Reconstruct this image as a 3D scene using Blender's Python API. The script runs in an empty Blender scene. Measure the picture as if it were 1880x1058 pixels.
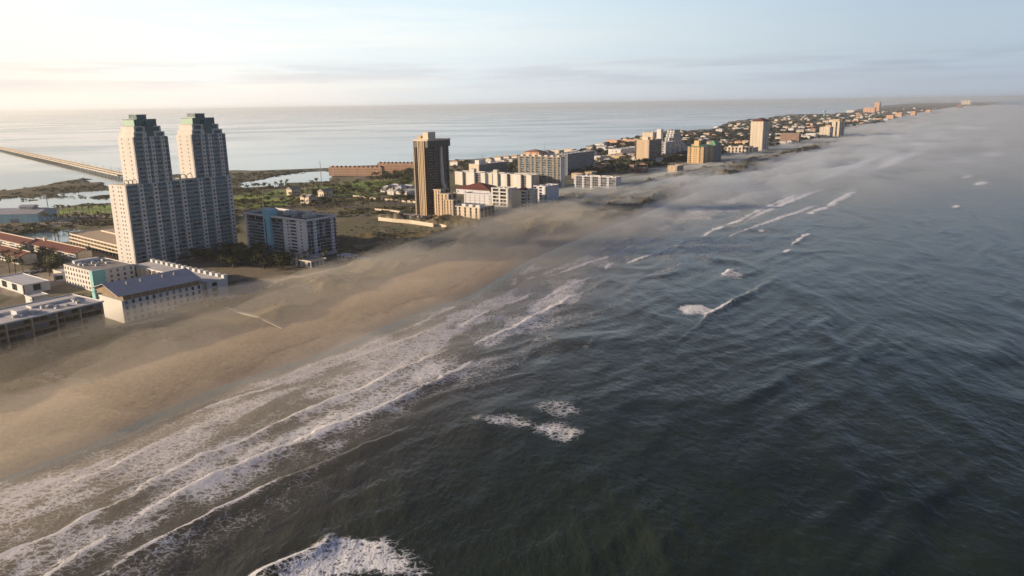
import bpy, math, random
import numpy as np
from mathutils import Vector, Matrix
random.seed(7); rng = np.random.default_rng(11)
scene = bpy.context.scene
C = scene.collection
# ------------------------------------------------------------------ camera
F_PX, PITCH, ROLL, HC = 1380.0, math.radians(13.7), math.radians(0.9), 116.0
FWD = np.array([0, math.cos(PITCH), -math.sin(PITCH)]); UP0 = np.array([0, math.sin(PITCH), math.cos(PITCH)]); RT0 = np.array([1., 0, 0])
RT = RT0*math.cos(ROLL) - UP0*math.sin(ROLL); UP = UP0*math.cos(ROLL) + RT0*math.sin(ROLL)
cam = bpy.data.cameras.new('camera'); cam.sensor_width = 36; cam.lens = F_PX/1880*36; cam.clip_start = 1; cam.clip_end = 120000
camo = bpy.data.objects.new('camera', cam); C.objects.link(camo); scene.camera = camo
camo.matrix_world = Matrix([[RT[0], UP[0], -FWD[0], 0], [RT[1], UP[1], -FWD[1], 0], [RT[2], UP[2], -FWD[2], HC], [0, 0, 0, 1]])
# ------------------------------------------------------------------ sky, sun, exposure
SUN_EL = math.radians(13); SUN_DIR = Vector((-1, -0.05, 0)).normalized()
world = bpy.data.worlds.new("World"); scene.world = world; world.use_nodes = True
nt = world.node_tree; nt.nodes.clear(); N = nt.nodes.new; L = nt.links.new
sky = N('ShaderNodeTexSky'); sky.sky_type = 'NISHITA'; sky.sun_disc = False; sky.sun_elevation = SUN_EL
sky.sun_rotation = math.atan2(SUN_DIR.x, SUN_DIR.y); sky.altitude = 0; sky.air_density = 1.0; sky.dust_density = 2.2; sky.ozone_density = 1.5
bg = N('ShaderNodeBackground'); bg.inputs[1].default_value = 0.12
wo = N('ShaderNodeOutputWorld')
tc = N('ShaderNodeTexCoord')
# thin high cloud: stretched noise on the sky direction, warm towards the sun and blue grey away from it
def nd(t, **k):
    n = N(t)
    for a, v in k.items(): setattr(n, a, v)
    return n
def mrange(src, a, b, c, d, smooth=True):
    n = nd('ShaderNodeMapRange', interpolation_type='SMOOTHSTEP' if smooth else 'LINEAR')
    for i, v in zip((1, 2, 3, 4), (a, b, c, d)): n.inputs[i].default_value = v
    L(src, n.inputs[0]); return n.outputs[0]
def mixrgb(f, a, b, mode='MIX'):
    n = nd('ShaderNodeMix', data_type='RGBA', blend_type=mode)
    for i, v in zip((0, 6, 7), (f, a, b)):
        if isinstance(v, (tuple, float, int)): n.inputs[i].default_value = v
        else: L(v, n.inputs[i])
    return n.outputs[2]
def mathn(op, a, b):
    n = nd('ShaderNodeMath', operation=op)
    for i, v in enumerate((a, b)):
        if isinstance(v, (float, int)): n.inputs[i].default_value = v
        else: L(v, n.inputs[i])
    return n.outputs[0]
CLOUD_OFF = 8.0
sep = N('ShaderNodeSeparateXYZ'); L(tc.outputs['Generated'], sep.inputs[0])
def cloudnoise(zmul, sc, det, rough=.6, off=0.0):
    c = N('ShaderNodeCombineXYZ'); L(mathn('ADD', sep.outputs[0], off), c.inputs[0]); L(sep.outputs[1], c.inputs[1]); L(mathn('MULTIPLY', sep.outputs[2], zmul), c.inputs[2])
    t = N('ShaderNodeTexNoise'); t.inputs['Scale'].default_value = sc; t.inputs['Detail'].default_value = det; t.inputs['Roughness'].default_value = rough
    L(c.outputs[0], t.inputs['Vector']); return t.outputs['Fac']
dotn = N('ShaderNodeVectorMath'); dotn.operation = 'DOT_PRODUCT'; dotn.inputs[1].default_value = (SUN_DIR.x, SUN_DIR.y, 0); L(tc.outputs['Generated'], dotn.inputs[0])
ramp = N('ShaderNodeValToRGB'); L(mathn('ADD', mathn('MULTIPLY', dotn.outputs['Value'], .5), .5), ramp.inputs[0])
K = 1/.12/10
RAMP = [(0, (.26, .33, .44)), (.25, (.34, .41, .475)), (.5, (.56, .63, .66)), (.66, (.69, .72, .70)), (.80, (.75, .72, .655)), (1, (1.0, .88, .72))]
while len(ramp.color_ramp.elements) < len(RAMP): ramp.color_ramp.elements.new(.5)
for e, (p, c) in zip(ramp.color_ramp.elements, RAMP): e.position = p; e.color = (c[0]*K, c[1]*K, c[2]*K, 1)
veilc = mixrgb(1.0, ramp.outputs[0], (10., 10., 10., 1), 'MULTIPLY')
for n in nt.nodes:
    if n.type == 'MIX': n.clamp_factor = True; n.clamp_result = False
up = mrange(sep.outputs[2], .10, .42, 1.0, .11)
upc = N('ShaderNodeCombineColor'); L(up, upc.inputs[0]); L(up, upc.inputs[1]); L(mathn('POWER', up, .75), upc.inputs[2])
veilc = mixrgb(1.0, veilc, upc.outputs[0], 'MULTIPLY')
fac = mathn('ADD', mrange(cloudnoise(7, 2.2, 6), .38, .66, 0, .05), .94)
base = mixrgb(fac, sky.outputs[0], veilc)
st = cloudnoise(15, 2.6, 6, .62, 3.0)
cream = mathn('MULTIPLY', mrange(st, .36, .62, 0, 1), mathn('MULTIPLY', mrange(sep.outputs[2], .19, .09, .25, 1), mrange(dotn.outputs['Value'], -.45, .4, .12, 1)))
base = mixrgb(mrange(sep.outputs[2], .07, .17, 0, .8), base, mixrgb(1.0, base, (.84, .97, 1.08, 1), 'MULTIPLY'))
base = mixrgb(cream, base, mixrgb(1.0, base, (1.14, 1.07, 1.0, 1), 'MULTIPLY'))
base = mixrgb(mrange(sep.outputs[2], .075, .0, 0, .8), base, mixrgb(1.0, base, (.96, .89, .89, 1), 'MULTIPLY'))
low1 = mathn('MULTIPLY', mrange(sep.outputs[2], .060, .046, 0, 1), mrange(sep.outputs[2], .012, .034, 0, 1))
bankf = mathn('MULTIPLY', low1, mrange(cloudnoise(16, 4, 6, .6, CLOUD_OFF), .44, .62, 0, .6))
base = mixrgb(bankf, base, mixrgb(1.0, base, (.82, .79, .82, 1), 'MULTIPLY'))
L(base, bg.inputs[0]); L(bg.outputs[0], wo.inputs[0])

sun = bpy.data.lights.new('sun', 'SUN'); sun.energy = 5.0; sun.angle = math.radians(0.5); sun.color = (1, .77, .53)
suno = bpy.data.objects.new('sun', sun); C.objects.link(suno)
sd = Vector((SUN_DIR.x*math.cos(SUN_EL), SUN_DIR.y*math.cos(SUN_EL), math.sin(SUN_EL)))
suno.rotation_euler = sd.to_track_quat('Z', 'Y').to_euler(); suno.location = (-300, 0, 300)
scene.view_settings.view_transform = 'Standard'; scene.view_settings.look = 'None'; scene.view_settings.exposure = 0.56; scene.view_settings.gamma = 1
scene.cycles.use_denoising = True; scene.cycles.max_bounces = 5; scene.cycles.diffuse_bounces = 2; scene.cycles.glossy_bounces = 2
scene.cycles.transmission_bounces = 2; scene.cycles.volume_bounces = 3; scene.cycles.sample_clamp_indirect = 4
HAZE_DENSITY = 0.00005; MIST_DENSITY = 0.0135

# ------------------------------------------------------------------ helpers
def G(px, py, z=0.0):                       # where the line of sight through a point of the photograph meets height z
    d = FWD*F_PX + RT*(px-940) + UP*(529-py); t = (z-HC)/d[2]
    return np.array([d[0]*t, d[1]*t])
def PX(x, y, z):
    X = np.array([x, y, z-HC]); d = X @ FWD
    return 940 + F_PX*(X @ RT)/d, 529 - F_PX*(X @ UP)/d
def solve(f, target, lo, hi):
    inc = f(hi) > f(lo)
    for _ in range(45):
        m = (lo+hi)/2
        if (f(m) < target) == inc: lo = m
        else: hi = m
    return (lo+hi)/2
def tag(o, label=None, cat=None, group=None, kind=None):
    if label: o['label'] = label
    if cat: o['category'] = cat
    if group: o['group'] = group
    if kind: o['kind'] = kind
    return o
def empty(name, loc, rz=0, label=None, cat=None, group=None):
    o = bpy.data.objects.new(name, None); o.empty_display_size = 1; C.objects.link(o); o.location = loc; o.rotation_euler = (0, 0, rz)
    return tag(o, label, cat, group)
def link(name, me, parent=None, loc=(0, 0, 0), rz=0, sc=None):
    o = bpy.data.objects.new(name, me); C.objects.link(o)
    if parent: o.parent = parent
    o.location = loc; o.rotation_euler = (0, 0, rz)
    if sc: o.scale = sc
    return o
class MB:
    def __init__(s): s.v = []; s.f = []; s.m = []; s.n = 0; s.sm = False
    def add(s, v, f, m=0):
        k = s.n; s.v.extend(v); s.f.extend([tuple(i+k for i in q) for q in f]); s.m.extend([m]*len(f)); s.n += len(v)
    def box(s, x0, x1, y0, y1, z0, z1, m=0):
        s.add([(x0,y0,z0),(x1,y0,z0),(x1,y1,z0),(x0,y1,z0),(x0,y0,z1),(x1,y0,z1),(x1,y1,z1),(x0,y1,z1)],
              [(0,3,2,1),(4,5,6,7),(0,1,5,4),(1,2,6,5),(2,3,7,6),(3,0,4,7)], m)
    def prism(s, pts, z0, z1, m=0):         # closed outline, counter-clockwise
        n = len(pts)
        s.add([(x,y,z0) for x,y in pts]+[(x,y,z1) for x,y in pts], [tuple(range(n-1,-1,-1)), tuple(range(n,2*n))]+[(i,(i+1)%n,n+(i+1)%n,n+i) for i in range(n)], m)
    def tube(s, p0, p1, r0, r1, n=6, m=0):
        a = Vector(p0); b = Vector(p1); q = (b-a).to_track_quat('Z', 'Y'); v = []
        for p, r in ((a, r0), (b, r1)):
            for i in range(n):
                t = 2*math.pi*i/n; w = q @ Vector((r*math.cos(t), r*math.sin(t), 0)); v.append(tuple(p+w))
        s.add(v, [(i,(i+1)%n,n+(i+1)%n,n+i) for i in range(n)]+[tuple(range(n-1,-1,-1)), tuple(range(n,2*n))], m)
    def gable(s, x0, x1, y0, y1, z0, z1, m=0, th=.3):   # ridge along x
        ym = (y0+y1)/2
        s.add([(x0,y0,z0),(x1,y0,z0),(x1,y1,z0),(x0,y1,z0),(x0,ym,z1),(x1,ym,z1),
               (x0,y0,z0-th),(x1,y0,z0-th),(x1,y1,z0-th),(x0,y1,z0-th)],
              [(0,1,5,4),(2,3,4,5),(0,4,3),(1,2,5),(6,9,8,7),(6,7,1,0),(7,8,2,1),(8,9,3,2),(9,6,0,3)], m)
    def gable_open(s, x0, x1, y0, y1, z0, z1, m=0, th=.35):
        ym = (y0+y1)/2
        for a in (y0, y1):
            v = [(x0,a,z0),(x1,a,z0),(x1,ym,z1),(x0,ym,z1)]; v += [(p[0],p[1],p[2]-th) for p in v]
            s.add(v, [(0,1,2,3),(7,6,5,4),(0,4,5,1),(1,5,6,2),(2,6,7,3),(3,7,4,0)], m)
    def hip(s, x0, x1, y0, y1, z0, z1, m=0, th=.25):
        i = min((y1-y0)/2, (x1-x0)/2.01); ym = (y0+y1)/2
        s.add([(x0,y0,z0),(x1,y0,z0),(x1,y1,z0),(x0,y1,z0),(x0+i,ym,z1),(x1-i,ym,z1),
               (x0,y0,z0-th),(x1,y0,z0-th),(x1,y1,z0-th),(x0,y1,z0-th)],
              [(0,1,5,4),(2,3,4,5),(0,4,3),(1,2,5),(6,9,8,7),(6,7,1,0),(7,8,2,1),(8,9,3,2),(9,6,0,3)], m)
    def mesh(s, name, mats, smooth=False):
        me = bpy.data.meshes.new(name); me.from_pydata(s.v, [], s.f)
        for m in mats: me.materials.append(m)
        me.polygons.foreach_set('material_index', s.m)
        if smooth: me.polygons.foreach_set('use_smooth', [True]*len(s.f))
        me.update(); return me
    def build(s, name, mats, parent=None, loc=(0,0,0), rz=0, smooth=False):
        return link(name, s.mesh(name, mats if isinstance(mats, list) else [mats], smooth), parent, loc, rz)
def np_mesh(name, verts, quads, mats, smooth=True, mi=None):
    me = bpy.data.meshes.new(name); nv, nq = len(verts), len(quads); k = quads.shape[1]
    me.vertices.add(nv); me.vertices.foreach_set('co', np.asarray(verts, np.float32).ravel())
    me.loops.add(nq*k); me.loops.foreach_set('vertex_index', quads.astype(np.int32).ravel())
    me.polygons.add(nq); me.polygons.foreach_set('loop_start', np.arange(nq, dtype=np.int32)*k)
    me.polygons.foreach_set('loop_total', np.full(nq, k, np.int32))
    me.polygons.foreach_set('use_smooth', np.full(nq, smooth))
    if mi is not None: me.polygons.foreach_set('material_index', mi.astype(np.int32))
    for m in mats: me.materials.append(m)
    me.update(); me.validate(); return me
# value noise
def _h(ix, iy, seed):
    n = (ix.astype(np.int64)*374761393 + iy.astype(np.int64)*668265263 + seed*974634777) & 0xffffffff
    n = ((n ^ (n >> 13))*1274126177) & 0xffffffff; n ^= n >> 16
    return (n & 0xffffff)/float(0xffffff)
def vnoise(x, y, seed=0):
    ix = np.floor(x); iy = np.floor(y); fx = x-ix; fy = y-iy; fx = fx*fx*fx*(fx*(fx*6-15)+10); fy = fy*fy*fy*(fy*(fy*6-15)+10)
    a = _h(ix, iy, seed); b = _h(ix+1, iy, seed); c = _h(ix, iy+1, seed); d = _h(ix+1, iy+1, seed)
    return a+(b-a)*fx+(c-a)*fy+(a-b-c+d)*fx*fy
def fbm(x, y, seed=0, oct=4, gain=.5):
    s = 0; a = 1; t = 0
    for o in range(oct):
        s = s+a*vnoise(x, y, seed+o*17); t += a; a *= gain; x = x*2.03+7.1; y = y*2.03+3.7
    return s/t
def sstep(x, a, b):
    t = np.clip((x-a)/(b-a), 0, 1); return t*t*(3-2*t)
# ------------------------------------------------------------------ materials
def new_mat(name):
    m = bpy.data.materials.new(name); m.use_nodes = True; n = m.node_tree; b = n.nodes['Principled BSDF']; return m, n, b
def mat(name, col, rough=.8, var=.12, scale=.25, metal=0, streak=False, spec=.3):
    m, n, b = new_mat(name)
    b.inputs['Roughness'].default_value = rough; b.inputs['Metallic'].default_value = metal; b.inputs['Specular IOR Level'].default_value = spec
    t = n.nodes.new('ShaderNodeTexCoord'); nz = n.nodes.new('ShaderNodeTexNoise'); nz.inputs['Scale'].default_value = scale; nz.inputs['Detail'].default_value = 6
    mp = n.nodes.new('ShaderNodeMapping'); n.links.new(t.outputs['Object'], mp.inputs[0]); n.links.new(mp.outputs[0], nz.inputs['Vector'])
    if streak: mp.inputs['Scale'].default_value = (1, 1, .12)
    r = n.nodes.new('ShaderNodeMapRange'); r.inputs[1].default_value = .3; r.inputs[2].default_value = .7; r.inputs[3].default_value = 1-var; r.inputs[4].default_value = 1+var
    n.links.new(nz.outputs['Fac'], r.inputs[0])
    x = n.nodes.new('ShaderNodeMix'); x.data_type = 'RGBA'; x.blend_type = 'MULTIPLY'; x.inputs[0].default_value = 1; x.inputs[6].default_value = (*col, 1)
    n.links.new(r.outputs[0], x.inputs[7]); n.links.new(x.outputs[2], b.inputs['Base Color'])
    return m
def glass_mat(name, col, rough=.12):
    m = mat(name, col, rough, .35, .35); m.node_tree.nodes['Principled BSDF'].inputs['Specular IOR Level'].default_value = .7; return m
M = dict(grail=mat('blue_grey_glass_railing', (.13,.21,.26), .25, .1, spec=.6), warmw=mat('warm_white_wall', (.60,.575,.54), .85, .08, .15, streak=True),
    cream=mat('cream_stucco', (.60,.52,.42), .85, .08, .15, streak=True), white=mat('white_paint', (.60,.59,.57), .8, .08, .2, streak=True),
    lav=mat('grey_white_paint', (.56,.56,.60), .8, .08, .2, streak=True), tan=mat('tan_stucco', (.50,.39,.27), .85, .1, .2, streak=True),
    ochre=mat('ochre_stucco', (.56,.40,.22), .85, .1, .2, streak=True), peach=mat('peach_stucco', (.58,.36,.24), .85, .1, .2, streak=True),
    brick=mat('brown_brick', (.26,.15,.10), .85, .15, .4), brown=mat('brown_panel', (.24,.17,.11), .6, .2, .2), darkb=mat('dark_bronze_panel', (.045,.035,.028), .35, .3, .2, spec=.5),
    conc=mat('grey_concrete', (.36,.34,.31), .9, .15, .2), lconc=mat('pale_concrete', (.55,.52,.46), .9, .1, .2),
    aqua=mat('aqua_paint', (.22,.50,.50), .7, .08, .2), blue=mat('sky_blue_paint', (.24,.50,.62), .6, .08, .2), green=mat('green_roof_metal', (.16,.30,.16), .5, .15, .2),
    redroof=mat('red_clay_roof', (.15,.05,.038), .8, .25, .5), lavroof=mat('grey_metal_roof', (.40,.40,.42), .45, .1, .12, spec=.5),
    membrane=mat('white_roof_membrane', (.56,.55,.54), .9, .12, .12), greyroof=mat('grey_gravel_roof', (.30,.28,.27), .95, .2, .15), darkroof=mat('dark_tar_roof', (.11,.115,.125), .9, .25, .15),
    hvac=mat('galvanised_metal', (.42,.42,.42), .5, .15, .8, metal=.3), glass=glass_mat('dark_window_glass', (.025,.035,.045)), bglass=glass_mat('blue_window_glass', (.06,.15,.19)),
    tealglass=glass_mat('teal_curtain_glass', (.015,.085,.10), .18), brglass=glass_mat('bronze_glass', (.09,.065,.042), .2), tealroof=mat('pale_green_glass_panel', (.30,.46,.36), .3, .1),
    rail=mat('pale_railing', (.5,.54,.58), .5, .05), drail=mat('dark_railing', (.06,.06,.06), .5, .05), shade=mat('grey_shade_panel', (.22,.23,.26), .7, .2),  # grey panels; also puts shade into balcony recesses and shaded walls
    trunk=mat('palm_bark', (.13,.10,.07), .95, .2, 2), road=mat('asphalt', (.10,.095,.09), .95, .2, .05), path=mat('pale_sand_path', (.40,.36,.30), .95, .15, .05),
    carw=mat('white_car_paint', (.7,.7,.7), .25, .03, spec=.6), card=mat('dark_car_paint', (.04,.045,.05), .25, .03, spec=.6), cars=mat('silver_car_paint', (.35,.36,.38), .25, .03, spec=.6),
    carr=mat('red_car_paint', (.3,.03,.02), .25, .03, spec=.6), tyre=mat('black_rubber', (.02,.02,.02), .9, .1), steel=mat('mast_steel', (.35,.33,.32), .6, .1), pool=mat('light_blue_awning', (.35,.55,.62), .7, .1),
    pipe=mat('bridge_concrete', (.50,.45,.38), .9, .12, .05), dpipe=mat('dark_wall_stone', (.2,.18,.16), .9, .15))
def leaf_mat(name, a, b_, sc=.6):
    m, n, b = new_mat(name); b.inputs['Roughness'].default_value = .7; b.inputs['Specular IOR Level'].default_value = .2
    g = n.nodes.new('ShaderNodeNewGeometry'); nz = n.nodes.new('ShaderNodeTexNoise'); nz.inputs['Scale'].default_value = sc; nz.inputs['Detail'].default_value = 3
    n.links.new(g.outputs['Position'], nz.inputs['Vector']); r = n.nodes.new('ShaderNodeMapRange'); r.inputs[1].default_value = .35; r.inputs[2].default_value = .65
    n.links.new(nz.outputs['Fac'], r.inputs[0]); x = n.nodes.new('ShaderNodeMix'); x.data_type = 'RGBA'; x.inputs[6].default_value = (*a, 1); x.inputs[7].default_value = (*b_, 1)
    n.links.new(r.outputs[0], x.inputs[0]); n.links.new(x.outputs[2], b.inputs['Base Color']); return m
M['palmleaf'] = leaf_mat('palm_leaf', (.06,.07,.028), (.15,.14,.055)); M['treeleaf'] = leaf_mat('tree_leaf', (.035,.05,.02), (.10,.105,.038)); M['scrub'] = leaf_mat('scrub_leaf', (.075,.075,.03), (.17,.15,.06), .08)
M['darkleaf'] = leaf_mat('dark_tree_leaf', (.018,.024,.014), (.045,.05,.025))
# ------------------------------------------------------------------ shore frame: s along the coast, d seaward of the water's edge
AZ = math.radians(30); TV = np.array([math.sin(AZ), math.cos(AZ)]); NV = np.array([math.cos(AZ), -math.sin(AZ)])
SHORE = [(0,880),(130,832),(250,780),(380,722),(470,690),(620,640),(760,577),(870,540),(960,484),(1060,442),(1120,415),(1180,395),(1270,357),(1330,334),(1450,290),(1560,262),(1650,235),(1760,203),(1850,187)]
SW = np.array([G(*p) for p in SHORE]); ORG = SW[0].copy()
SS = (SW-ORG) @ TV; SD = (SW-ORG) @ NV
SS = np.concatenate([[-3000], SS, [SS[-1]+40000]]); SD = np.concatenate([[SD[0]-60], SD, [SD[-1]+6000]])
def frame(x, y):
    s = (x-ORG[0])*TV[0]+(y-ORG[1])*TV[1]; n = (x-ORG[0])*NV[0]+(y-ORG[1])*NV[1]
    return s, n-np.interp(s, SS, SD)
def unframe(s, d):
    n = d+np.interp(s, SS, SD); return ORG[0]+s*TV[0]+n*NV[0], ORG[1]+s*TV[1]+n*NV[1]
def poly_sd(x, y, pts):                      # signed distance, positive inside
    n = len(pts); best = np.full(x.shape, 1e18); ins = np.zeros(x.shape, bool)
    for i in range(n):
        ax, ay = pts[i]; bx, by = pts[(i+1) % n]; ex, ey = bx-ax, by-ay
        t = np.clip(((x-ax)*ex+(y-ay)*ey)/(ex*ex+ey*ey+1e-9), 0, 1)
        best = np.minimum(best, (x-ax-ex*t)**2+(y-ay-ey*t)**2)
        if ey != 0: ins ^= ((ay > y) != (by > y)) & (x < ex*(y-ay)/ey+ax)
    return np.sqrt(best)*np.where(ins, 1, -1)
def line_dist(x, y, pts):
    best = np.full(x.shape, 1e18)
    for (ax, ay), (bx, by) in zip(pts[:-1], pts[1:]):
        ex, ey = bx-ax, by-ay; t = np.clip(((x-ax)*ex+(y-ay)*ey)/(ex*ex+ey*ey+1e-9), 0, 1)
        best = np.minimum(best, (x-ax-ex*t)**2+(y-ay-ey*t)**2)
    return np.sqrt(best)
def GP(pts, z=0): return [tuple(G(px, py, z)) for px, py in pts]
def polar(rmin, rmax, dpx, daz, az0=-44, az1=44):   # rings finer near the coast we look at, coarse round the back
    r = [8, 25, 50, 80, 105, 125]; q = rmin
    while q < rmax: r.append(q); q += max(.3, dpx*q*q/(751*HC)) if q < 9000 else q*.09
    r.append(rmax)
    az = np.concatenate([np.arange(-180, az0, 6), np.arange(az0, az1, daz), np.arange(az1, 180, 6)])
    return np.array(r), np.radians(az)
def polar_faces(nr, na):
    i, j = np.meshgrid(np.arange(nr-1), np.arange(na), indexing='ij'); j2 = (j+1) % na
    return np.stack([i*na+j, i*na+j2, (i+1)*na+j2, (i+1)*na+j], -1).reshape(-1, 4)[:, ::-1]
def set_attr(me, name, arr, typ='FLOAT'):
    a = me.attributes.new(name, typ, 'POINT')
    a.data.foreach_set('value' if typ == 'FLOAT' else 'color', np.asarray(arr, np.float32).ravel())
# ------------------------------------------------------------------ the sea
# breaking crests: (pixel line, height m, foam, sheet width m, lace 0..1)
CREST = [
 ([(150,1075),(184,1057),(237,1027),(296,996),(344,972),(395,946),(427,932),(466,913),(520,885),(628,838),(700,806),(790,770)], 1.5, [.5,.5,.5,.7,.95,.95,.8,.7,.4,.05,0,0], 3.0),
 ([(60,1070),(83,1058),(138,1027),(198,992),(222,980)], .7, [1,1,.95,.7,0], 9),
 ([(215,985),(233,970),(253,952),(292,932),(336,905),(395,873),(440,859),(501,831),(572,805),(638,776),(694,753),(746,727),(798,704),(864,668),(872,660)], 1.3, [0,.9,.95,1,1,1,1,1,1,1,1,1,1,.95,0], [4,8,11,14,15,16,14,13,12,9,8,7,5,3,2]),
 ([(-60,1045),(0,1021),(47,1001),(107,982),(146,960),(190,940),(240,915),(284,885),(324,865),(379,835),(440,814),(501,784),(586,748),(605,736),(666,713),(718,689),(746,675),(788,656),(817,645),(855,639)], .9, [1,1,1,1,1,.8,.7,.6,.7,.9,.95,.95,1,1,1,1,.9,.8,.6,0], [14,16,16,16,12,8,6,6,8,12,14,14,14,13,12,9,6,4,3,3]),
 ([(-30,950),(0,940),(59,917),(118,897),(142,881),(190,867),(237,845),(277,820),(316,804),(335,798)], .7, [.3,.3,.3,.4,.5,.7,.7,.6,.5,0], 7),
 ([(325,806),(356,788),(395,772),(440,752),(470,738)], .5, [0,.6,.6,.3,0], 9),
 ([(-30,903),(0,891),(40,873),(79,857),(126,840),(190,814),(237,798),(284,778),(340,758),(390,738),(446,721),(501,701),(560,676),(647,647),(666,640),(718,616),(770,595),(845,560),(882,540),(920,521)], .35, [.7,.7,.7,.7,.5,.35,.3,.3,.3,.4,.5,.4,.3,.45,.6,.6,.6,.7,.6,0], 6),
 ([(826,612),(835,607),(854,593),(892,576),(930,560),(965,543),(990,532)], .6, [0,.8,.9,.9,.9,.7,0], 5),
 ([(864,642),(869,636),(878,629),(911,614),(936,604),(966,589),(993,575),(1011,564),(1037,552),(1078,536),(1117,513),(1160,497)], .95, [0,.8,.9,.9,.95,1,1,1,.8,.35,.3,0], [2,8,7,6,6,7,6,5,5,5,5,5]),
 ([(985,505),(1026,493),(1047,483),(1078,472),(1096,466),(1108,456),(1144,443),(1165,432)], .5, [0,.6,.7,.6,.4,.6,.7,0], 5),
 ([(1112,496),(1115,493),(1123,486),(1132,482)], .5, [.3,.9,.8,0], 4),
 ([(1136,465),(1141,463),(1162,452),(1172,449)], .4, [.4,.8,.7,0], 4),
 ([(1145,487),(1152,484),(1171,477),(1202,468),(1220,463),(1238,454),(1262,446),(1289,439),(1310,432)], .7, [.4,.9,.8,.7,.9,.6,.5,.3,0], 4),
 ([(1180,450),(1184,448),(1196,440),(1217,430),(1235,426),(1274,416),(1300,406)], .45, [.5,.8,.7,.4,.4,.3,0], 5),
 ([(1285,438),(1292,434),(1314,422),(1335,414),(1350,409),(1373,397),(1409,381),(1446,365),(1475,352)], .8, [.5,1,1,.9,.9,.5,.7,.9,0], 5),
 ([(1360,392),(1409,371),(1446,358),(1470,350)], .4, [0,.4,.4,0], 6), ([(1485,393),(1489,391),(1518,381),(1537,369),(1558,357),(1581,348)], .6, [.6,.9,.8,.9,.7,.2], 9),
 ([(1452,451),(1456,448),(1466,442),(1478,434),(1488,430)], 1.0, [.6,1,1,1,.4], 5), ([(1435,466),(1440,463),(1447,459),(1460,457)], .6, [.6,.9,.6,0], 4),
 ([(1323,509),(1328,504),(1340,497),(1356,493)], .9, [.3,.9,.8,.3], 8),
 ([(1210,650),(1240,630),(1264,612),(1290,594),(1300,578),(1317,570),(1330,561),(1350,551),(1389,531),(1422,515),(1440,509)], 1.3, [0,.02,.05,.15,.7,.85,.8,.55,.35,.3,0], 3),
 ([(860,668),(880,652),(930,640),(952,632),(1000,618),(1040,600)], .9, [.3,.15,.05,.05,0,0], 2), ([(700,760),(800,725),(900,700),(1000,680),(1060,655)], .8, [0,0,0,.04,0], 2),
 ([(440,1066),(459,1057),(501,1040),(534,1024),(576,1007),(600,985),(625,974)], 1.2, [.9,1,1,1,.9,.5,0], [20,22,22,20,18,8,4]),
 ([(960,520),(1040,498),(1120,472),(1180,455)], .4, [0,0.9,0.9,0], 4), ([(1330,420),(1400,392),(1470,362),(1540,338)], .4, [0,0.81,0.9,0], 6), ([(1240,470),(1330,440),(1420,405),(1500,378)], .5, [0,0.36,0.81,0.54], 4),
 ([(1100,540),(1200,505),(1290,470),(1360,440)], .6, [0,0.45,0.27,0], 3), ([(1560,330),(1640,300),(1700,278)], .6, [0,0.9,0.36], 11), ([(1480,340),(1560,310),(1640,282)], .5, [0.36,0.9,0.36], 11), ([(560,690),(660,655),(760,618),(860,580)], .35, [0,0.9,0.9,0], 4),
 ([(900,590),(980,556),(1060,520),(1110,500)], .4, [0,0.72,0.81,0], 4), ([(0,925),(90,888),(200,845),(300,806)], .3, [0.9,0.81,0.72,0], 4), ([(300,780),(400,742),(520,704),(640,662)], .3, [0,0.9,0.72,0.54], 4), ([(1794,341),(1801,337),(1811,334)], 1, [.6,1,.5], 5), ([(1766,329),(1775,325),(1790,321)], .8, [.3,.7,.2], 4), ([(1749,383),(1755,380),(1761,378)], .8, [.3,.9,.3], 4),
 ([(1819,288),(1823,286),(1827,284)], 1, [.6,1,.3], 6), ([(1813,268),(1820,265)], 1, [.9,.6], 7), ([(1763,299),(1771,297)], .8, [.8,.6], 5), ([(1673,275),(1680,273),(1690,270)], .8, [.6,.8,.3], 6),
 ([(1704,275),(1712,271)], .8, [.9,.5], 6), ([(1643,290),(1655,286)], .8, [.3,.5], 6), ([(1393,426),(1400,423)], .5, [.9,.4], 3), ([(1520,322),(1532,318)], .5, [.4,.5], 6), ([(1568,324),(1576,321)], .5, [.5,.4], 6),
 ([(1590,333),(1602,330)], .5, [.2,.3], 5), ([(1735,263),(1741,261)], .8, [.9,.6], 8), ([(1610,300),(1622,296)], .6, [.3,.5], 7), ([(1780,243),(1790,240)], .8, [.5,.6], 10), ([(1700,258),(1712,254)], .8, [.5,.6], 10), ([(1640,262),(1656,256)], .7, [.4,.5], 9)]
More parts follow.
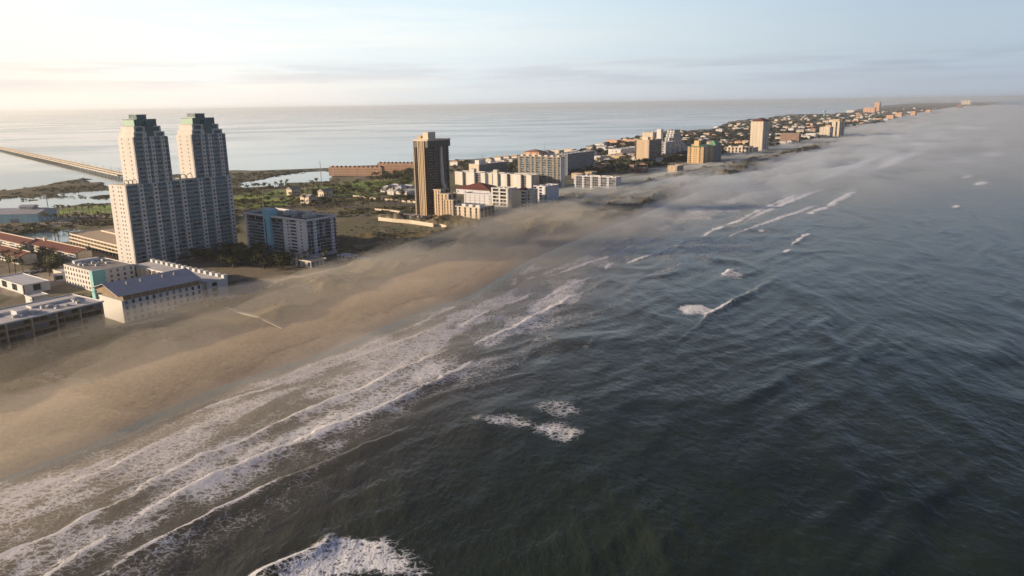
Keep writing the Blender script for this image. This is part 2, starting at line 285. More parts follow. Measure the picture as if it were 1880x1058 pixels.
# patches of left-over foam: (polygon, strength, softness m)
FOAM = [([(872,768),(930,766),(990,776),(1040,782),(1062,795),(1056,806),(1030,812),(1000,802),(950,794),(890,784)], .52, 4), ([(968,745),(985,732),(1010,727),(1050,732),(1080,728),(1060,745),(1080,765),(1030,766),(990,758)], .40, 5),
 ([(500,1060),(560,1020),(610,985),(660,975),(720,975),(770,1005),(785,1058),(780,1075),(520,1075)], .60, 4), ([(1232,568),(1255,558),(1290,560),(1314,574),(1300,581),(1250,580)], .7, 3), ([(1325,507),(1340,499),(1378,503),(1370,512),(1345,514)], .55, 4),
 ([(1047,604),(1075,607),(1097,600),(1100,615),(1086,636),(1058,648),(1075,632),(1084,618)], .40, 2), ([(0,960),(60,940),(90,950),(85,985),(0,1010)], .58, 6), ([(0,1030),(190,960),(180,1000),(100,1040),(60,1080),(-40,1080)], .55, 4),
 ([(440,870),(640,790),(830,690),(800,660),(640,740),(440,825)], .60, 4), ([(240,985),(440,890),(520,862),(640,810),(700,780),(640,795),(440,875),(300,940)], .46, 5), ([(600,850),(700,795),(710,770),(660,785),(560,830)], .42, 3),
 ([(300,900),(440,820),(420,800),(300,850),(250,890)], .36, 8), ([(60,860),(250,790),(440,730),(440,780),(250,840),(120,880)], .34, 8), ([(440,745),(540,710),(540,760),(440,790)], .3, 10),
 ([(460,700),(700,610),(860,560),(820,600),(640,665),(520,715)], .33, 8), ([(860,600),(980,560),(1040,556),(960,612),(880,650),(810,650)], .38, 6), ([(900,560),(1000,505),(1120,480),(1080,520),(1000,548)], .38, 8),
 ([(1000,505),(1120,440),(1200,430),(1160,470),(1060,500)], .34, 10), ([(1120,425),(1240,385),(1330,350),(1420,330),(1440,350),(1330,405),(1200,435)], .45, 20), ([(690,660),(800,640),(870,650),(850,668),(760,690)], .35, 5),
 ([(1460,392),(1540,370),(1560,380),(1500,396)], .42, 12), ([(1540,362),(1600,350),(1590,372),(1540,380)], .34, 12), ([(1700,305),(1860,298),(1850,306),(1720,312)], .3, 20)]
def arr(v, n): return np.full(n, float(v)) if not hasattr(v, '__len__') else np.array(v, float)
def wave_height(s, d, crests=True):
    wob = (fbm(s/140, d/90, 3, 3)-.5)
    sea_m = sstep(d, 12, 130)
    h = 0
    for lam, amp, ang, sd, gx in ((88, 1.0, -3, 45, 340), (52, .85, 4, 5, 260), (31, .42, -9, 9, 120), (19, .26, 14, 13, 90), (12.5, .20, -22, 21, 60), (8, .12, 30, 33, 40)):
        a = math.radians(ang); q = d*math.cos(a)+s*math.sin(a)
        env = np.clip(fbm(s/gx, d/(gx*.6), sd, 2)*2.0-.5, 0, 1.3)
        ph = 2*math.pi*(q/lam+wob*2.4+(fbm(s/60, d/40, sd+3, 2)-.5)*.9)
        c = .5+.5*np.cos(ph); h = h+amp*env*(c**1.8)
    return h*(.35+.65*sea_m)*sstep(d, 0, 40)
R_, A_ = polar(140, 45000, 1.0, .085, -42, 42)
RR, AA = np.meshgrid(R_, A_, indexing='ij'); X = (RR*np.sin(AA)).ravel(); Y = (RR*np.cos(AA)).ravel(); rr = RR.ravel()
s_, d_ = frame(X, Y)
ocean = sstep(d_, -6, 12)
drw = np.maximum(.3, 1.0*rr*rr/(751*HC)); fade = 1-sstep(drw, 4, 22)
Zs = wave_height(s_, d_)*ocean*fade
foam = np.zeros_like(X); hc = np.zeros_like(X)
jit = (fbm(s_/7, d_/7, 91, 4)-.5)
for pts, amp, fo, wd in CREST:
    W = np.array(GP(pts)); ls, ld = frame(W[:, 0], W[:, 1]); o = np.argsort(ls); ls, ld = ls[o], ld[o]
    fo = arr(fo, len(pts))[o]; wd = arr(wd, len(pts))[o]
    k = (s_ > ls[0]) & (s_ < ls[-1]) & (d_ < ld.max()+130) & (d_ > ld.min()-60)
    if not k.any(): continue
    ss = s_[k]; dl = np.interp(ss, ls, ld); e = d_[k]-dl+jit[k]*3.0+(fbm(s_[k]/30, d_[k]/30, 95, 2)-.5)*3; ff = np.interp(ss, ls, fo); ww = np.interp(ss, ls, wd)
    px = np.maximum(drw[k]*.5, .5)
    endf = sstep(ss, ls[0], ls[0]+.18*(ls[-1]-ls[0]))*(1-sstep(ss, ls[-1]-.18*(ls[-1]-ls[0]), ls[-1]))
    endh = endf*(.35+.65*np.clip(ff*1.4, 0, 1))*(.7+.6*fbm(ss/16, e/14, 58, 3))
    prof = np.where(e < 0, np.exp(-(e/1.5)**2), np.exp(-(e/5.5)**2))
    hc[k] = np.maximum(hc[k], amp*prof*endh)
    lip = 1.25*np.exp(-(e/np.maximum(.9, px*.9))**2)*(e > -3*px)
    sheet = .85*np.exp(-np.clip(e, 0, None)/np.maximum(ww*1.1, .1))*(e > -.4*px)
    f = np.maximum(lip, sheet*(.8+jit[k]*1.2))*ff*(1 if len(pts) < 5 else np.clip(.85+1.8*(fbm(ss/14, ss*0, 57, 3)-.42), .55, 1.15))
    foam[k] = np.maximum(foam[k], f)
Zs = np.maximum(Zs*.8, Zs*.35+hc)*ocean
Zs = Zs+np.where(ocean > .5, .12*(fbm(X/3.1, Y/3.1, 77, 3)-.5)*(1-sstep(drw, 1, 4)), 0)
warp = (fbm(X/18, Y/18, 31, 4)-.5)
for pts, st, soft in FOAM:
    P_ = GP(pts); bx = np.array(P_); k = (X > bx[:, 0].min()-25) & (X < bx[:, 0].max()+25) & (Y > bx[:, 1].min()-25) & (Y < bx[:, 1].max()+25)
    if k.any():
        sdp = poly_sd(X[k], Y[k], P_)+warp[k]*soft*4; foam[k] = np.maximum(foam[k], st*sstep(sdp, -soft, soft*1.6)*(.7+.6*fbm(X[k]/22, Y[k]/10, 41, 3)))
surf = sstep(d_, -2, 6)*(1-sstep(d_, 55, 125))
farS = sstep(s_, 250, 500)
surf = np.maximum(surf, farS*sstep(d_, -2, 6)*(1-sstep(d_, 90, 210+farS*60)))
foam = np.maximum(foam, surf*(.24-.10*farS+(.34-.1*farS)*sstep(fbm(s_/40, d_/13, 23, 4), .38, .64)))
foam = np.clip(foam*ocean, 0, 1.3)
shal = np.clip(sstep(d_, 150, 5)*.9+.16*sstep(d_, 420, 60), 0, 1)*ocean
sea_me = np_mesh('sea', np.stack([X, Y, Zs], -1), polar_faces(len(R_), len(A_)), [], True)
set_attr(sea_me, 'foam', foam); set_attr(sea_me, 'shallow', shal); set_attr(sea_me, 'open', ocean)
def sea_material():
    m, n, b = new_mat('sea_water'); nn = n.nodes.new; ll = n.links.new
    def attr(nm): a = nn('ShaderNodeAttribute'); a.attribute_name = nm; return a.outputs['Fac']
    def mr(i, a, b2, c, d2, smooth=False):
        r = nn('ShaderNodeMapRange'); r.interpolation_type = 'SMOOTHSTEP' if smooth else 'LINEAR'
        for q, v in zip((1, 2, 3, 4), (a, b2, c, d2)): r.inputs[q].default_value = v
        ll(i, r.inputs[0]); return r.outputs[0]
    def mth(op, a, b2=None):
        q = nn('ShaderNodeMath'); q.operation = op
        for i, v in enumerate((a, b2)):
            if v is None: continue
            if isinstance(v, (int, float)): q.inputs[i].default_value = v
            else: ll(v, q.inputs[i])
        return q.outputs[0]
    pos = nn('ShaderNodeNewGeometry').outputs['Position']
    def noise(sc, det, mapscale=(1, 1, 1), rot=0, dist=0):
        mp = nn('ShaderNodeMapping'); mp.inputs['Scale'].default_value = mapscale; mp.inputs['Rotation'].default_value = (0, 0, rot); ll(pos, mp.inputs[0])
        t = nn('ShaderNodeTexNoise'); t.inputs['Scale'].default_value = sc; t.inputs['Detail'].default_value = det; t.inputs['Distortion'].default_value = dist; ll(mp.outputs[0], t.inputs['Vector']); return t
    fo = attr('foam'); sh = attr('shallow'); op = attr('open')
    # water colour: silt near the beach, green further out
    big = noise(.012, 4, (1, 1.8, 1), .5)
    c1 = nn('ShaderNodeMix'); c1.data_type = 'RGBA'; c1.inputs[6].default_value = (.003, .014, .010, 1); c1.inputs[7].default_value = (.014, .027, .014, 1); ll(mr(big.outputs['Fac'], .35, .65, 0, 1), c1.inputs[0])
    c2 = nn('ShaderNodeMix'); c2.data_type = 'RGBA'; c2.inputs[7].default_value = (.10, .088, .055, 1); ll(sh, c2.inputs[0]); ll(c1.outputs[2], c2.inputs[6])
    cb = nn('ShaderNodeMix'); cb.data_type = 'RGBA'; cb.inputs[6].default_value = (.10, .17, .20, 1); ll(op, cb.inputs[0]); ll(c2.outputs[2], cb.inputs[7]); c2 = cb
    # foam lace
    w = noise(.35, 4); add = nn('ShaderNodeVectorMath'); add.operation = 'MULTIPLY_ADD'; add.inputs[1].default_value = (2.2, 2.2, 0); ll(w.outputs['Color'], add.inputs[0]); ll(pos, add.inputs[2])
    fl = nn('ShaderNodeMapping'); fl.inputs['Rotation'].default_value = (0, 0, math.radians(-60)); fl.inputs['Scale'].default_value = (.8, 1.15, 0); ll(add.outputs[0], fl.inputs[0])
    def vor(sc):
        v = nn('ShaderNodeTexVoronoi'); v.feature = 'DISTANCE_TO_EDGE'; v.inputs['Scale'].default_value = sc; ll(fl.outputs[0], v.inputs['Vector']); return v.outputs['Distance']
    v1 = mr(vor(.42), 0, .34, 1, 0); v2 = mr(vor(1.15), 0, .36, 1, 0)
    fine = noise(1.6, 6)
    lace = mth('ADD', mth('MULTIPLY', v1, .34), mth('ADD', mth('MULTIPLY', v2, .33), mth('MULTIPLY', fine.outputs['Fac'], .33)))
    clump = noise(.13, 3)
    thr = mth('ADD', mth('MULTIPLY', fo, 1.15), mth('ADD', mth('MULTIPLY', mth('SUBTRACT', clump.outputs['Fac'], .5), .5), lace))
    fm = mr(thr, .93, 1.42, 0, 1, True); gate = mr(fo, .04, .22, 0, 1, True); fm = mth('MULTIPLY', fm, gate)
    c3 = nn('ShaderNodeMix'); c3.data_type = 'RGBA'; c3.inputs[7].default_value = (.80, .81, .84, 1); ll(fm, c3.inputs[0]); ll(c2.outputs[2], c3.inputs[6])
    ll(c3.outputs[2], b.inputs['Base Color'])
    slick = noise(.0013, 4, (1, 1.6, 1), .5); bayr = mr(slick.outputs['Fac'], .40, .60, .03, .17)
    orr = mth('ADD', mth('MULTIPLY', op, .19), mth('MULTIPLY', mth('SUBTRACT', 1, op), bayr))
    ll(mth('ADD', orr, mth('MULTIPLY', fm, .5)), b.inputs['Roughness']); b.inputs['IOR'].default_value = 1.333
    # ripples
    n1 = noise(.55, 5, (1, .45, 1), math.radians(30)); n2 = noise(.09, 4, (1, .5, 1), math.radians(22)); n3 = noise(.018, 3, (1, .5, 1), math.radians(30))
    n0 = noise(1.7, 5, (1, .4, 1), math.radians(35))
    hgt = mth('ADD', mth('ADD', mth('MULTIPLY', n0.outputs['Fac'], .20), mth('MULTIPLY', n1.outputs['Fac'], .50)), mth('ADD', mth('MULTIPLY', n2.outputs['Fac'], 1.5), mth('MULTIPLY', n3.outputs['Fac'], 2.5)))
    hgt = mth('ADD', hgt, mth('MULTIPLY', fm, .25))
    bp = nn('ShaderNodeBump'); bp.inputs['Distance'].default_value = 1; ll(hgt, bp.inputs['Height']); ll(mth('ADD', mth('MULTIPLY', op, .45), .0003), bp.inputs['Strength']); ll(bp.outputs[0], b.inputs['Normal'])
    return m
sea_me.materials.append(sea_material())
tag(link('sea', sea_me), 'grey green surf on one side and calm silver bay water on the other', None, None, 'structure')
# ------------------------------------------------------------------ the land: one sheet from the beach to the far end of the island
LAND_W = [(-420,372),(-200,362),(0,351),(42,346),(83,340),(86,337),(116,332),(154,327),(177,328),(229,327.5),(300,322),(380,315),(420,313),(465,313),(545,311),(556,310),(601,309),(640,306),(760,299),(826,294.5),(850,293),(888,291),(925,287.5),(971,281),(1023,280),(1052,279),(1079,269),(1088,265),(1113,262),(1144,256),(1177,249),(1185,246),(1201,242),(1237,240),(1302,237.5),(1318,234),(1332,227),(1338,223),(1379,218),(1411,216.5),(1423,213),(1444,211),(1480,210),(1528,208.5),(1553,206),(1579,200),(1614,195),(1681,189),(1757,184),(1850,181.5)]
west = GP(LAND_W); east = [tuple(unframe(s, 45.0)) for s in list(SS[1:-1])]
east = [tuple(unframe(-900, 45.0)), tuple(unframe(-300, 45.0))]+east
LAND = west+east[::-1]+[(-1500, -500), (-2200, 200), (west[0][0]-600, west[0][1]+100)]
DUNE = GP([(-40,765),(0,748),(60,728),(130,706),(200,690),(300,650),(420,612),(520,592),(600,562),(700,515),(800,478),(900,452),(1000,432),(1060,424),(1130,405),(1200,375),(1290,342),(1400,302),(1500,272),(1600,240)], 2.5)
dw = np.array(DUNE); ds, dd = frame(dw[:, 0], dw[:, 1]); DS = np.concatenate([[-2500], ds, [40000]]); DD = np.concatenate([[dd[0]], dd, [-45]])
BUILT = GP([(-60,672),(0,663),(195,616),(232,597),(372,556),(425,550),(480,535),(560,512),(640,492),(690,480),(660,478),(625,470),(618,440),(690,400),(790,412),(880,420),(950,402),(1010,380),(1030,352),(1140,350),(1230,320),(1330,302),(1440,280),(1550,255)], 2)
bw = np.array(BUILT); bs, bd = frame(bw[:, 0], bw[:, 1]); o = np.argsort(bs); bs, bd = bs[o], bd[o]
bs = np.concatenate([[-2500], bs, [40000]]); bd = np.concatenate([[bd[0]], bd, [-140]])
POND = GP([(35,432),(94,424),(162,421.5),(198,421.5),(195,426),(146,431),(129,436),(125,445),(100,449),(71,445),(52,440)], 0)
LAGOON = GP([(472,334),(500,325),(545,318),(590,314),(606,318),(604,328),(570,333),(530,335),(505,340),(480,338)], 0)
INLET = GP([(142,333),(180,328.5),(226,329.5),(226,345),(200,343),(192,339),(205,336),(170,335)], 0)
WETA = GP([(-60,372),(0,365),(60,361),(112,356),(140,354),(190,350),(215,351),(224,372),(150,375),(80,384),(0,393),(-60,397)], 0)
WETB = GP([(440,336),(520,325),(610,316),(610,332),(540,337),(500,345),(440,345)], 0)
GOLF = [GP([(70,386),(222,374),(222,389),(150,399),(78,402)], 2), GP([(432,360),(560,344),(700,330),(765,322),(765,346),(640,362),(560,372),(500,380),(432,384)], 2)]
LOT = [GP([(70,402),(228,388),(228,410),(75,417)], 2), GP([(0,505),(110,485),(118,520),(30,545),(0,540)], 2), GP([(420,540),(440,520),(520,505),(575,512),(480,545),(425,560)], 2), GP([(690,392),(770,392),(860,410),(800,414),(700,404)], 2), GP([(1120,385),(1290,300),(1310,312),(1180,372)], 2)]
ROADS = [([(-60,428),(0,421),(80,414),(228,404),(330,398),(450,384),(560,376),(640,380),(700,388),(760,392)], 7), ([(690,370),(770,378),(830,372),(900,384)], 5), ([(425,378),(520,371),(640,362),(760,352)], 4),
         ([(1040,330),(1130,310),(1180,300),(1260,285),(1340,270),(1420,255),(1500,240)], 9), ([(0,520),(60,500),(110,482),(140,470)], 5)]
PATHS = [([(876,422),(905,411),(945,401),(985,390)], 2.6), ([(0,650),(120,632),(230,608),(330,577),(420,553),(480,536),(560,515),(620,498)], 2.2), ([(425,556),(470,548),(515,536)], 3.5), ([(390,560),(430,580),(480,598),(520,602)], 1.2), ([(80,694),(120,704),(170,702)], 1.5), ([(1135,352),(1230,350),(1330,336)], 2.5), ([(330,585),(250,602),(180,622),(60,650)],1.5)]
def land_fields(x, y):
    s, d = frame(x, y); nzs = (fbm(x/35, y/35, 5, 4)-.5)
    sdl = poly_sd(x, y, LAND)+nzs*14
    z = np.clip(sdl*.12-.5, -3, 2.0)
    zb = np.clip(-d*.055-.05+.25*nzs, -3, 2.0); z = np.where(d > -60, np.minimum(z, zb), z)
    dline = np.interp(s, DS, DD); bline = np.interp(s, bs, bd)
    dune = sstep(-(d-dline), -2, 9); built = sstep(-(d-bline), -4, 6); dz = dune*(1-built)
    ridge = np.abs(fbm(s/70, d/20, 8, 4)-.5)*2
    z = z+dz*(1.0+4.6*(1-ridge)**3*fbm(x/40, y/40, 14, 2)*1.6+.6*fbm(x/9, y/9, 12, 3))
    pn = (fbm(x/12, y/12, 19, 3)-.5)*8
    for P_ in (POND, LAGOON, INLET):
        q = poly_sd(x, y, P_)+pn; z = np.where(q > -6, np.minimum(z, 1.4-.35*(q+6)), z)
    wn = fbm(x/60, y/30, 44, 5, .55)
    mz = np.maximum(sstep(poly_sd(x, y, WETA), -60, -10), sstep(poly_sd(x, y, WETB), -60, -10)); z = np.where(z > .5, z*(1-mz)+.5*mz, z)
    for P_, th in ((WETA, .41), (WETB, .46)):
        q = sstep(poly_sd(x, y, P_), -10, 12)*sstep(wn, th-.02, th+.02); z = z*(1-q)+q*(-.6)
    z = np.where(sdl < -40, -4, z)
    return s, d, z, dune, built, dline, sdl
R2, A2 = polar(190, 22000, 1.25, .10, -42, 37)
k0 = R2 >= 180; R2 = R2[k0]; A2 = A2[(A2 > math.radians(-80)) & (A2 < math.radians(37))]
RR2, AA2 = np.meshgrid(R2, A2, indexing='ij'); LX = (RR2*np.sin(AA2)).ravel(); LY = (RR2*np.cos(AA2)).ravel()
ls_, ld_, LZ, dune_, built_, dl_, sdl_ = land_fields(LX, LY)
def colmix(c, col, f): return c*(1-f[:, None])+np.array(col)[None]*f[:, None]
n1 = fbm(LX/60, LY/60, 61, 5); n2 = fbm(LX/14, LY/14, 62, 4); n3 = fbm(LX/160, LY/160, 63, 3)
col = np.tile(np.array([.095, .085, .045]), (len(LX), 1))
col = colmix(col, (.055, .060, .026), sstep(n1, .42, .62)); col = colmix(col, (.15, .125, .08), .7*sstep(n2, .55, .72))
inland = sstep(-ld_, 600, 900)*(LY < 2600); col = colmix(col, (.062, .055, .026), inland*.8)          # marsh
col = colmix(col, (.10, .078, .042), inland*sstep(n2, .5, .7)*.6)
town = sstep(LY, 1150, 1350)*sstep(-ld_, 60, 140)*built_
col = colmix(col, (.13, .115, .09), town*.75); col = colmix(col, (.05, .055, .03), town*sstep(n2, .5, .62))
nearb = built_*(1-sstep(LY, 620, 700)); col = colmix(col, (.15, .12, .085), nearb*.7); col = colmix(col, (.05, .055, .025), nearb*sstep(n2, .52, .62)*.9)
for P_ in GOLF:
    g = sstep(poly_sd(LX, LY, P_)+(n2-.5)*40, -4, 6); col = colmix(col, (.15, .22, .035), g*.9); col = colmix(col, (.07, .09, .025), g*sstep(fbm(LX/45, LY/30, 70, 3), .5, .6)*.8); col = colmix(col, (.20, .17, .10), g*sstep(fbm(LX/30, LY/22, 71, 3), .68, .72))
for P_ in LOT:
    g = sstep(poly_sd(LX, LY, P_)+(n2-.5)*10, -3, 3); col = colmix(col, (.25, .215, .17), g*.8)
dz_ = dune_*(1-built_)
col = colmix(col, (.088, .070, .030), dz_*.9); col = colmix(col, (.045, .045, .018), dz_*sstep(n1, .42, .6)*.8); col = colmix(col, (.19, .145, .085), dz_*sstep(n2+.25*(n1-.5), .58, .72)*.85)
beach = 1-dune_; col = colmix(col, (.33, .26, .175), beach); wet = sstep(ld_, -16, -3); col = colmix(col, (.07, .05, .03), beach*np.exp(-((ld_+19+6*(n1-.5))/1.2)**2)*sstep(n2, .42, .6)*.7); col = colmix(col, (.17, .125, .085), beach*wet*.8)
col = colmix(col, (.40, .31, .21), beach*(1-wet)*sstep(n2, .55, .7)*.5)
shore_w = sstep(LZ, .9, .1)*(ld_ < -80); col = colmix(col, (.05, .045, .03), shore_w*.7)
col = np.where((beach > .5)[:, None], col*1.2, col*1.6)
land_me = np_mesh('ground', np.stack([LX, LY, LZ], -1), None if False else (lambda nr, na: np.stack([(np.arange(nr-1)[:, None]*na+np.arange(na-1)[None]).ravel(), (np.arange(nr-1)[:, None]*na+np.arange(na-1)[None]+1).ravel(), ((np.arange(nr-1)[:, None]+1)*na+np.arange(na-1)[None]+1).ravel(), ((np.arange(nr-1)[:, None]+1)*na+np.arange(na-1)[None]).ravel()], -1)[:, ::-1])(len(R2), len(A2)), [], True)
set_attr(land_me, 'albedo', np.concatenate([col, np.ones((len(LX), 1))], 1), 'FLOAT_COLOR'); set_attr(land_me, 'wet', beach*wet)
def land_material():
    m, n, b = new_mat('island_ground'); nn = n.nodes.new; ll = n.links.new
    a = nn('ShaderNodeAttribute'); a.attribute_name = 'albedo'; w = nn('ShaderNodeAttribute'); w.attribute_name = 'wet'
    pos = nn('ShaderNodeNewGeometry').outputs['Position']; t = nn('ShaderNodeTexNoise'); t.inputs['Scale'].default_value = .45; t.inputs['Detail'].default_value = 7; t.inputs['Roughness'].default_value = .65; ll(pos, t.inputs['Vector'])
    r = nn('ShaderNodeMapRange'); r.inputs[1].default_value = .3; r.inputs[2].default_value = .7; r.inputs[3].default_value = .68; r.inputs[4].default_value = 1.32; ll(t.outputs['Fac'], r.inputs[0])
    x = nn('ShaderNodeMix'); x.data_type = 'RGBA'; x.blend_type = 'MULTIPLY'; x.inputs[0].default_value = 1; ll(a.outputs['Color'], x.inputs[6]); ll(r.outputs[0], x.inputs[7]); ll(x.outputs[2], b.inputs['Base Color'])
    rr = nn('ShaderNodeMapRange'); rr.inputs[3].default_value = .95; rr.inputs[4].default_value = .35; ll(w.outputs['Fac'], rr.inputs[0]); ll(rr.outputs[0], b.inputs['Roughness']); b.inputs['Specular IOR Level'].default_value = .3
    bp = nn('ShaderNodeBump'); bp.inputs['Strength'].default_value = .5; bp.inputs['Distance'].default_value = .7; ll(t.outputs['Fac'], bp.inputs['Height']); ll(bp.outputs[0], b.inputs['Normal']); return m
land_me.materials.append(land_material())
tag(link('ground', land_me), 'sandy island with brown dunes and green golf grass', None, None, 'structure')
def strip(name, pts, hw, m, z=2.05, label=None):
    W = GP(pts, 2); P_ = []
    for (a, b) in zip(W[:-1], W[1:]):
        nseg = max(1, int(math.hypot(b[0]-a[0], b[1]-a[1])/25)); P_ += [(a[0]+(b[0]-a[0])*i/nseg, a[1]+(b[1]-a[1])*i/nseg) for i in range(nseg)]
    P_.append(W[-1]); v = []; f = []; g = MB()
    P_ = np.array(P_); Q = P_.copy(); Q[1:-1] = (P_[:-2]+2*P_[1:-1]+P_[2:])/4; P_ = Q
    zz = np.maximum(land_fields(P_[:, 0], P_[:, 1])[2], 1.2)+.08
    for i in range(len(P_)):
        a = P_[max(0, i-1)]; b = P_[min(len(P_)-1, i+1)]; t = (b-a)/max(1e-6, np.hypot(*(b-a))); nx = np.array([-t[1], t[0]])*hw
        for k_ in (-1, 1):
            v.append((P_[i][0]+k_*nx[0], P_[i][1]+k_*nx[1], zz[i]+.12)); v.append((P_[i][0]+k_*nx[0], P_[i][1]+k_*nx[1], zz[i]-.6))
    for i in range(len(P_)-1):
        k_ = 4*i; f += [(k_, k_+2, k_+6, k_+4), (k_+2, k_+3, k_+7, k_+6), (k_+1, k_, k_+4, k_+5)]
    g.add(v, f); tag(g.build(name, m), label, None, None, 'structure')
for p_, w_ in ROADS: strip('road', p_, w_, M['road'], label='grey asphalt road crossing the island')
for p_, w_ in PATHS: strip('path', p_, w_, M['path'], label='pale sandy path behind the dunes')
# ------------------------------------------------------------------ haze and the low sea mist over the beach
def vol_mat(name, col, dens, aniso):
    m = bpy.data.materials.new(name); m.use_nodes = True; n = m.node_tree; n.nodes.clear(); v = n.nodes.new('ShaderNodeVolumePrincipled'); o = n.nodes.new('ShaderNodeOutputMaterial')
    v.inputs['Color'].default_value = (*col, 1); v.inputs['Density'].default_value = dens; v.inputs['Anisotropy'].default_value = aniso; n.links.new(v.outputs[0], o.inputs['Volume']); return m
g = MB(); g.box(-48000, 48000, -48000, 48000, -5, 150); tag(g.build('haze', vol_mat('pale_haze', (.93, .97, 1.0), HAZE_DENSITY, .45)), 'thin pale haze over the whole coast', None, None, 'stuff')
def mist(name, label, near, m):
    sv = [-160]
    while sv[-1] < 14000: sv.append(sv[-1]+max(5, (sv[-1]+260)*.013))
    sv = np.array(sv); dv = np.concatenate([np.arange(-300, 120, 5), np.arange(120, 1000, 20), np.geomspace(1000, 5000, 20)])
    w = sstep(sv, 280, 900); sv = sv[w < 1] if near else sv[max(0, np.argmax(w > 0)-1):]
    S, D = np.meshgrid(sv, dv, indexing='ij'); far = sstep(S, 350, 1500); vfar = sstep(S, 1500, 5000); nn_ = sstep(S, 120, 320)
    cen = -6-22*nn_+85*far+80*vfar; wl = 34+28*nn_+80*far+200*vfar+60*np.exp(-((S-620)/170)**2); wr = 64+206*far+200*vfar
    T = np.where(D < cen, np.exp(-((D-cen)/wl)**2), np.exp(-((D-cen)/wr)**2))
    T = T+.55*np.exp(-((D+86)/52)**2)*(.65+.7*fbm(S/110, D/45, 215, 3))*(1-nn_)
    nz = fbm(S/230, D/75, 201, 4, .5)
    nz2 = fbm((S+D*.5)/60, (D-S*.12)/17, 202, 5, .6); nz3 = fbm((S+D*.4)/22, D/8, 203, 4)
    T = T*(10.5-1.5*far-3*vfar+2.5*(1-sstep(S, 120, 330)))*np.clip(-.15+2.1*nz+(1.0+.1*far)*(nz2-.5)+(.2+.35*far)*(nz3-.5), .1, 1.8)
    T = T+5.5*sstep(S, 200, 1900)*sstep(D, 0, 220)*(.5+1.0*fbm(S/400, D/160, 207, 4))
    T = T+4.2*sstep(S, 300, 700)*np.exp(-((D+130)/110)**2)*np.clip(.1+1.7*nz+.9*(nz2-.5), 0, 1.6)
    T = T*sstep(S, -160, -60)*(1-sstep(S, 11000, 14000))*sstep(D, -298, -220)*(1-sstep(D, 2500, 4900))
    W = sstep(S, 280, 900); T = T*(2.4*(1-W) if near else W)+.02
    x, y = unframe(S.ravel(), D.ravel()); n_ = len(x); zb = np.full(n_, 0.4 if near else .35)
    v = np.concatenate([np.stack([x, y, zb+T.ravel()], -1), np.stack([x, y, zb], -1)]); a, b = S.shape
    i, j = np.meshgrid(np.arange(a-1), np.arange(b-1), indexing='ij'); q = np.stack([i*b+j, (i+1)*b+j, (i+1)*b+j+1, i*b+j+1], -1).reshape(-1, 4)
    rim = np.concatenate([np.arange(b), np.arange(1, a)*b+b-1, (a-1)*b+np.arange(b-2, -1, -1), np.arange(a-2, 0, -1)*b]); r2 = np.roll(rim, -1)
    side = np.stack([rim, r2, r2+n_, rim+n_], -1)
    me = np_mesh(name, v, np.concatenate([q[:, ::-1], q+n_, side[:, ::-1]]), [m], True)
    tag(link(name, me), label, None, None, 'stuff')
mist('mist', 'low golden mist drifting over the near beach and dunes', True, vol_mat('sun_tinted_mist', (1.0, .94, .84), MIST_DENSITY*.62, .6))  # golden sunlight put into the near mist's colour
mist('sea_mist', 'pale grey blue mist lying on the far surf and coast', False, vol_mat('sea_mist', (.88, .94, 1.0), MIST_DENSITY*1.1, .4))  # cool skylight put into the far mist's colour
#@@BUILD
# ------------------------------------------------------------------ buildings
_proto = {}
def window_me(w, h, fm, gm):
    k = ('w', round(w, 2), round(h, 2), fm, gm)
    if k not in _proto:
        g = MB(); t = .16
        for b in ((-w/2, -w/2+t, 0, h), (w/2-t, w/2, 0, h), (-w/2+t, w/2-t, 0, t), (-w/2+t, w/2-t, h-t, h)): g.box(b[0], b[1], -.14, .02, b[2], b[3], 0)
        g.box(-w/2+t, w/2-t, -.05, .02, t, h-t, 1); _proto[k] = g.mesh('window', [M[fm], M[gm]])
    return _proto[k]
def balcony_me(w, fh, d, sm, rm, gm, proud=0.0, hr=1.1):
    k = ('b', round(w, 2), round(fh, 2), d, sm, rm, gm, proud)
    if k not in _proto:
        g = MB(); g.box(-w/2, w/2, -proud, d, 0, .24, 0)
        g.box(-w/2, w/2, -proud, -proud+.08, .24, .3+hr*.9, 1)
        if proud > .3:
            for sx in (-1, 1): g.box(min(sx*w/2, sx*(w/2-.08)), max(sx*w/2, sx*(w/2-.08)), -proud+.08, 0, .32, .32+hr*.9, 1)
        g.box(-w*.42, w*.12, d-.12, d, .33, fh-.5, 2); g.box(w*.16, w*.40, d-.10, d, .9, fh-.6, 2)
        _proto[k] = g.mesh('balcony', [M[sm], M[rm], M[gm]])
    return _proto[k]
def merge_instances(name, items, parent):   # one mesh from (mesh, loc, rz) copies
    groups = {}
    for me, loc, rz in items: groups.setdefault(me.name, [me, []])[1].append((loc, rz))
    vs = []; fs = []; ms = []; mats = []; n0 = 0
    for me, lst in groups.values():
        nv = len(me.vertices); co = np.empty(nv*3, np.float32); me.vertices.foreach_get('co', co); co = co.reshape(-1, 3)
        nf = len(me.polygons); li = np.empty(nf*4, np.int32); me.loops.foreach_get('vertex_index', li); li = li.reshape(-1, 4)
        mi = np.empty(nf, np.int32); me.polygons.foreach_get('material_index', mi); base = len(mats); mats += list(me.materials)
        for (x, y, z), rz in lst:
            c, s = math.cos(rz), math.sin(rz)
            vs.append(np.stack([co[:, 0]*c-co[:, 1]*s+x, co[:, 0]*s+co[:, 1]*c+y, co[:, 2]+z], -1)); fs.append(li+n0); ms.append(mi+base); n0 += nv
    me = np_mesh(name, np.concatenate(vs), np.concatenate(fs), mats, False, np.concatenate(ms)); return link(name, me, parent)
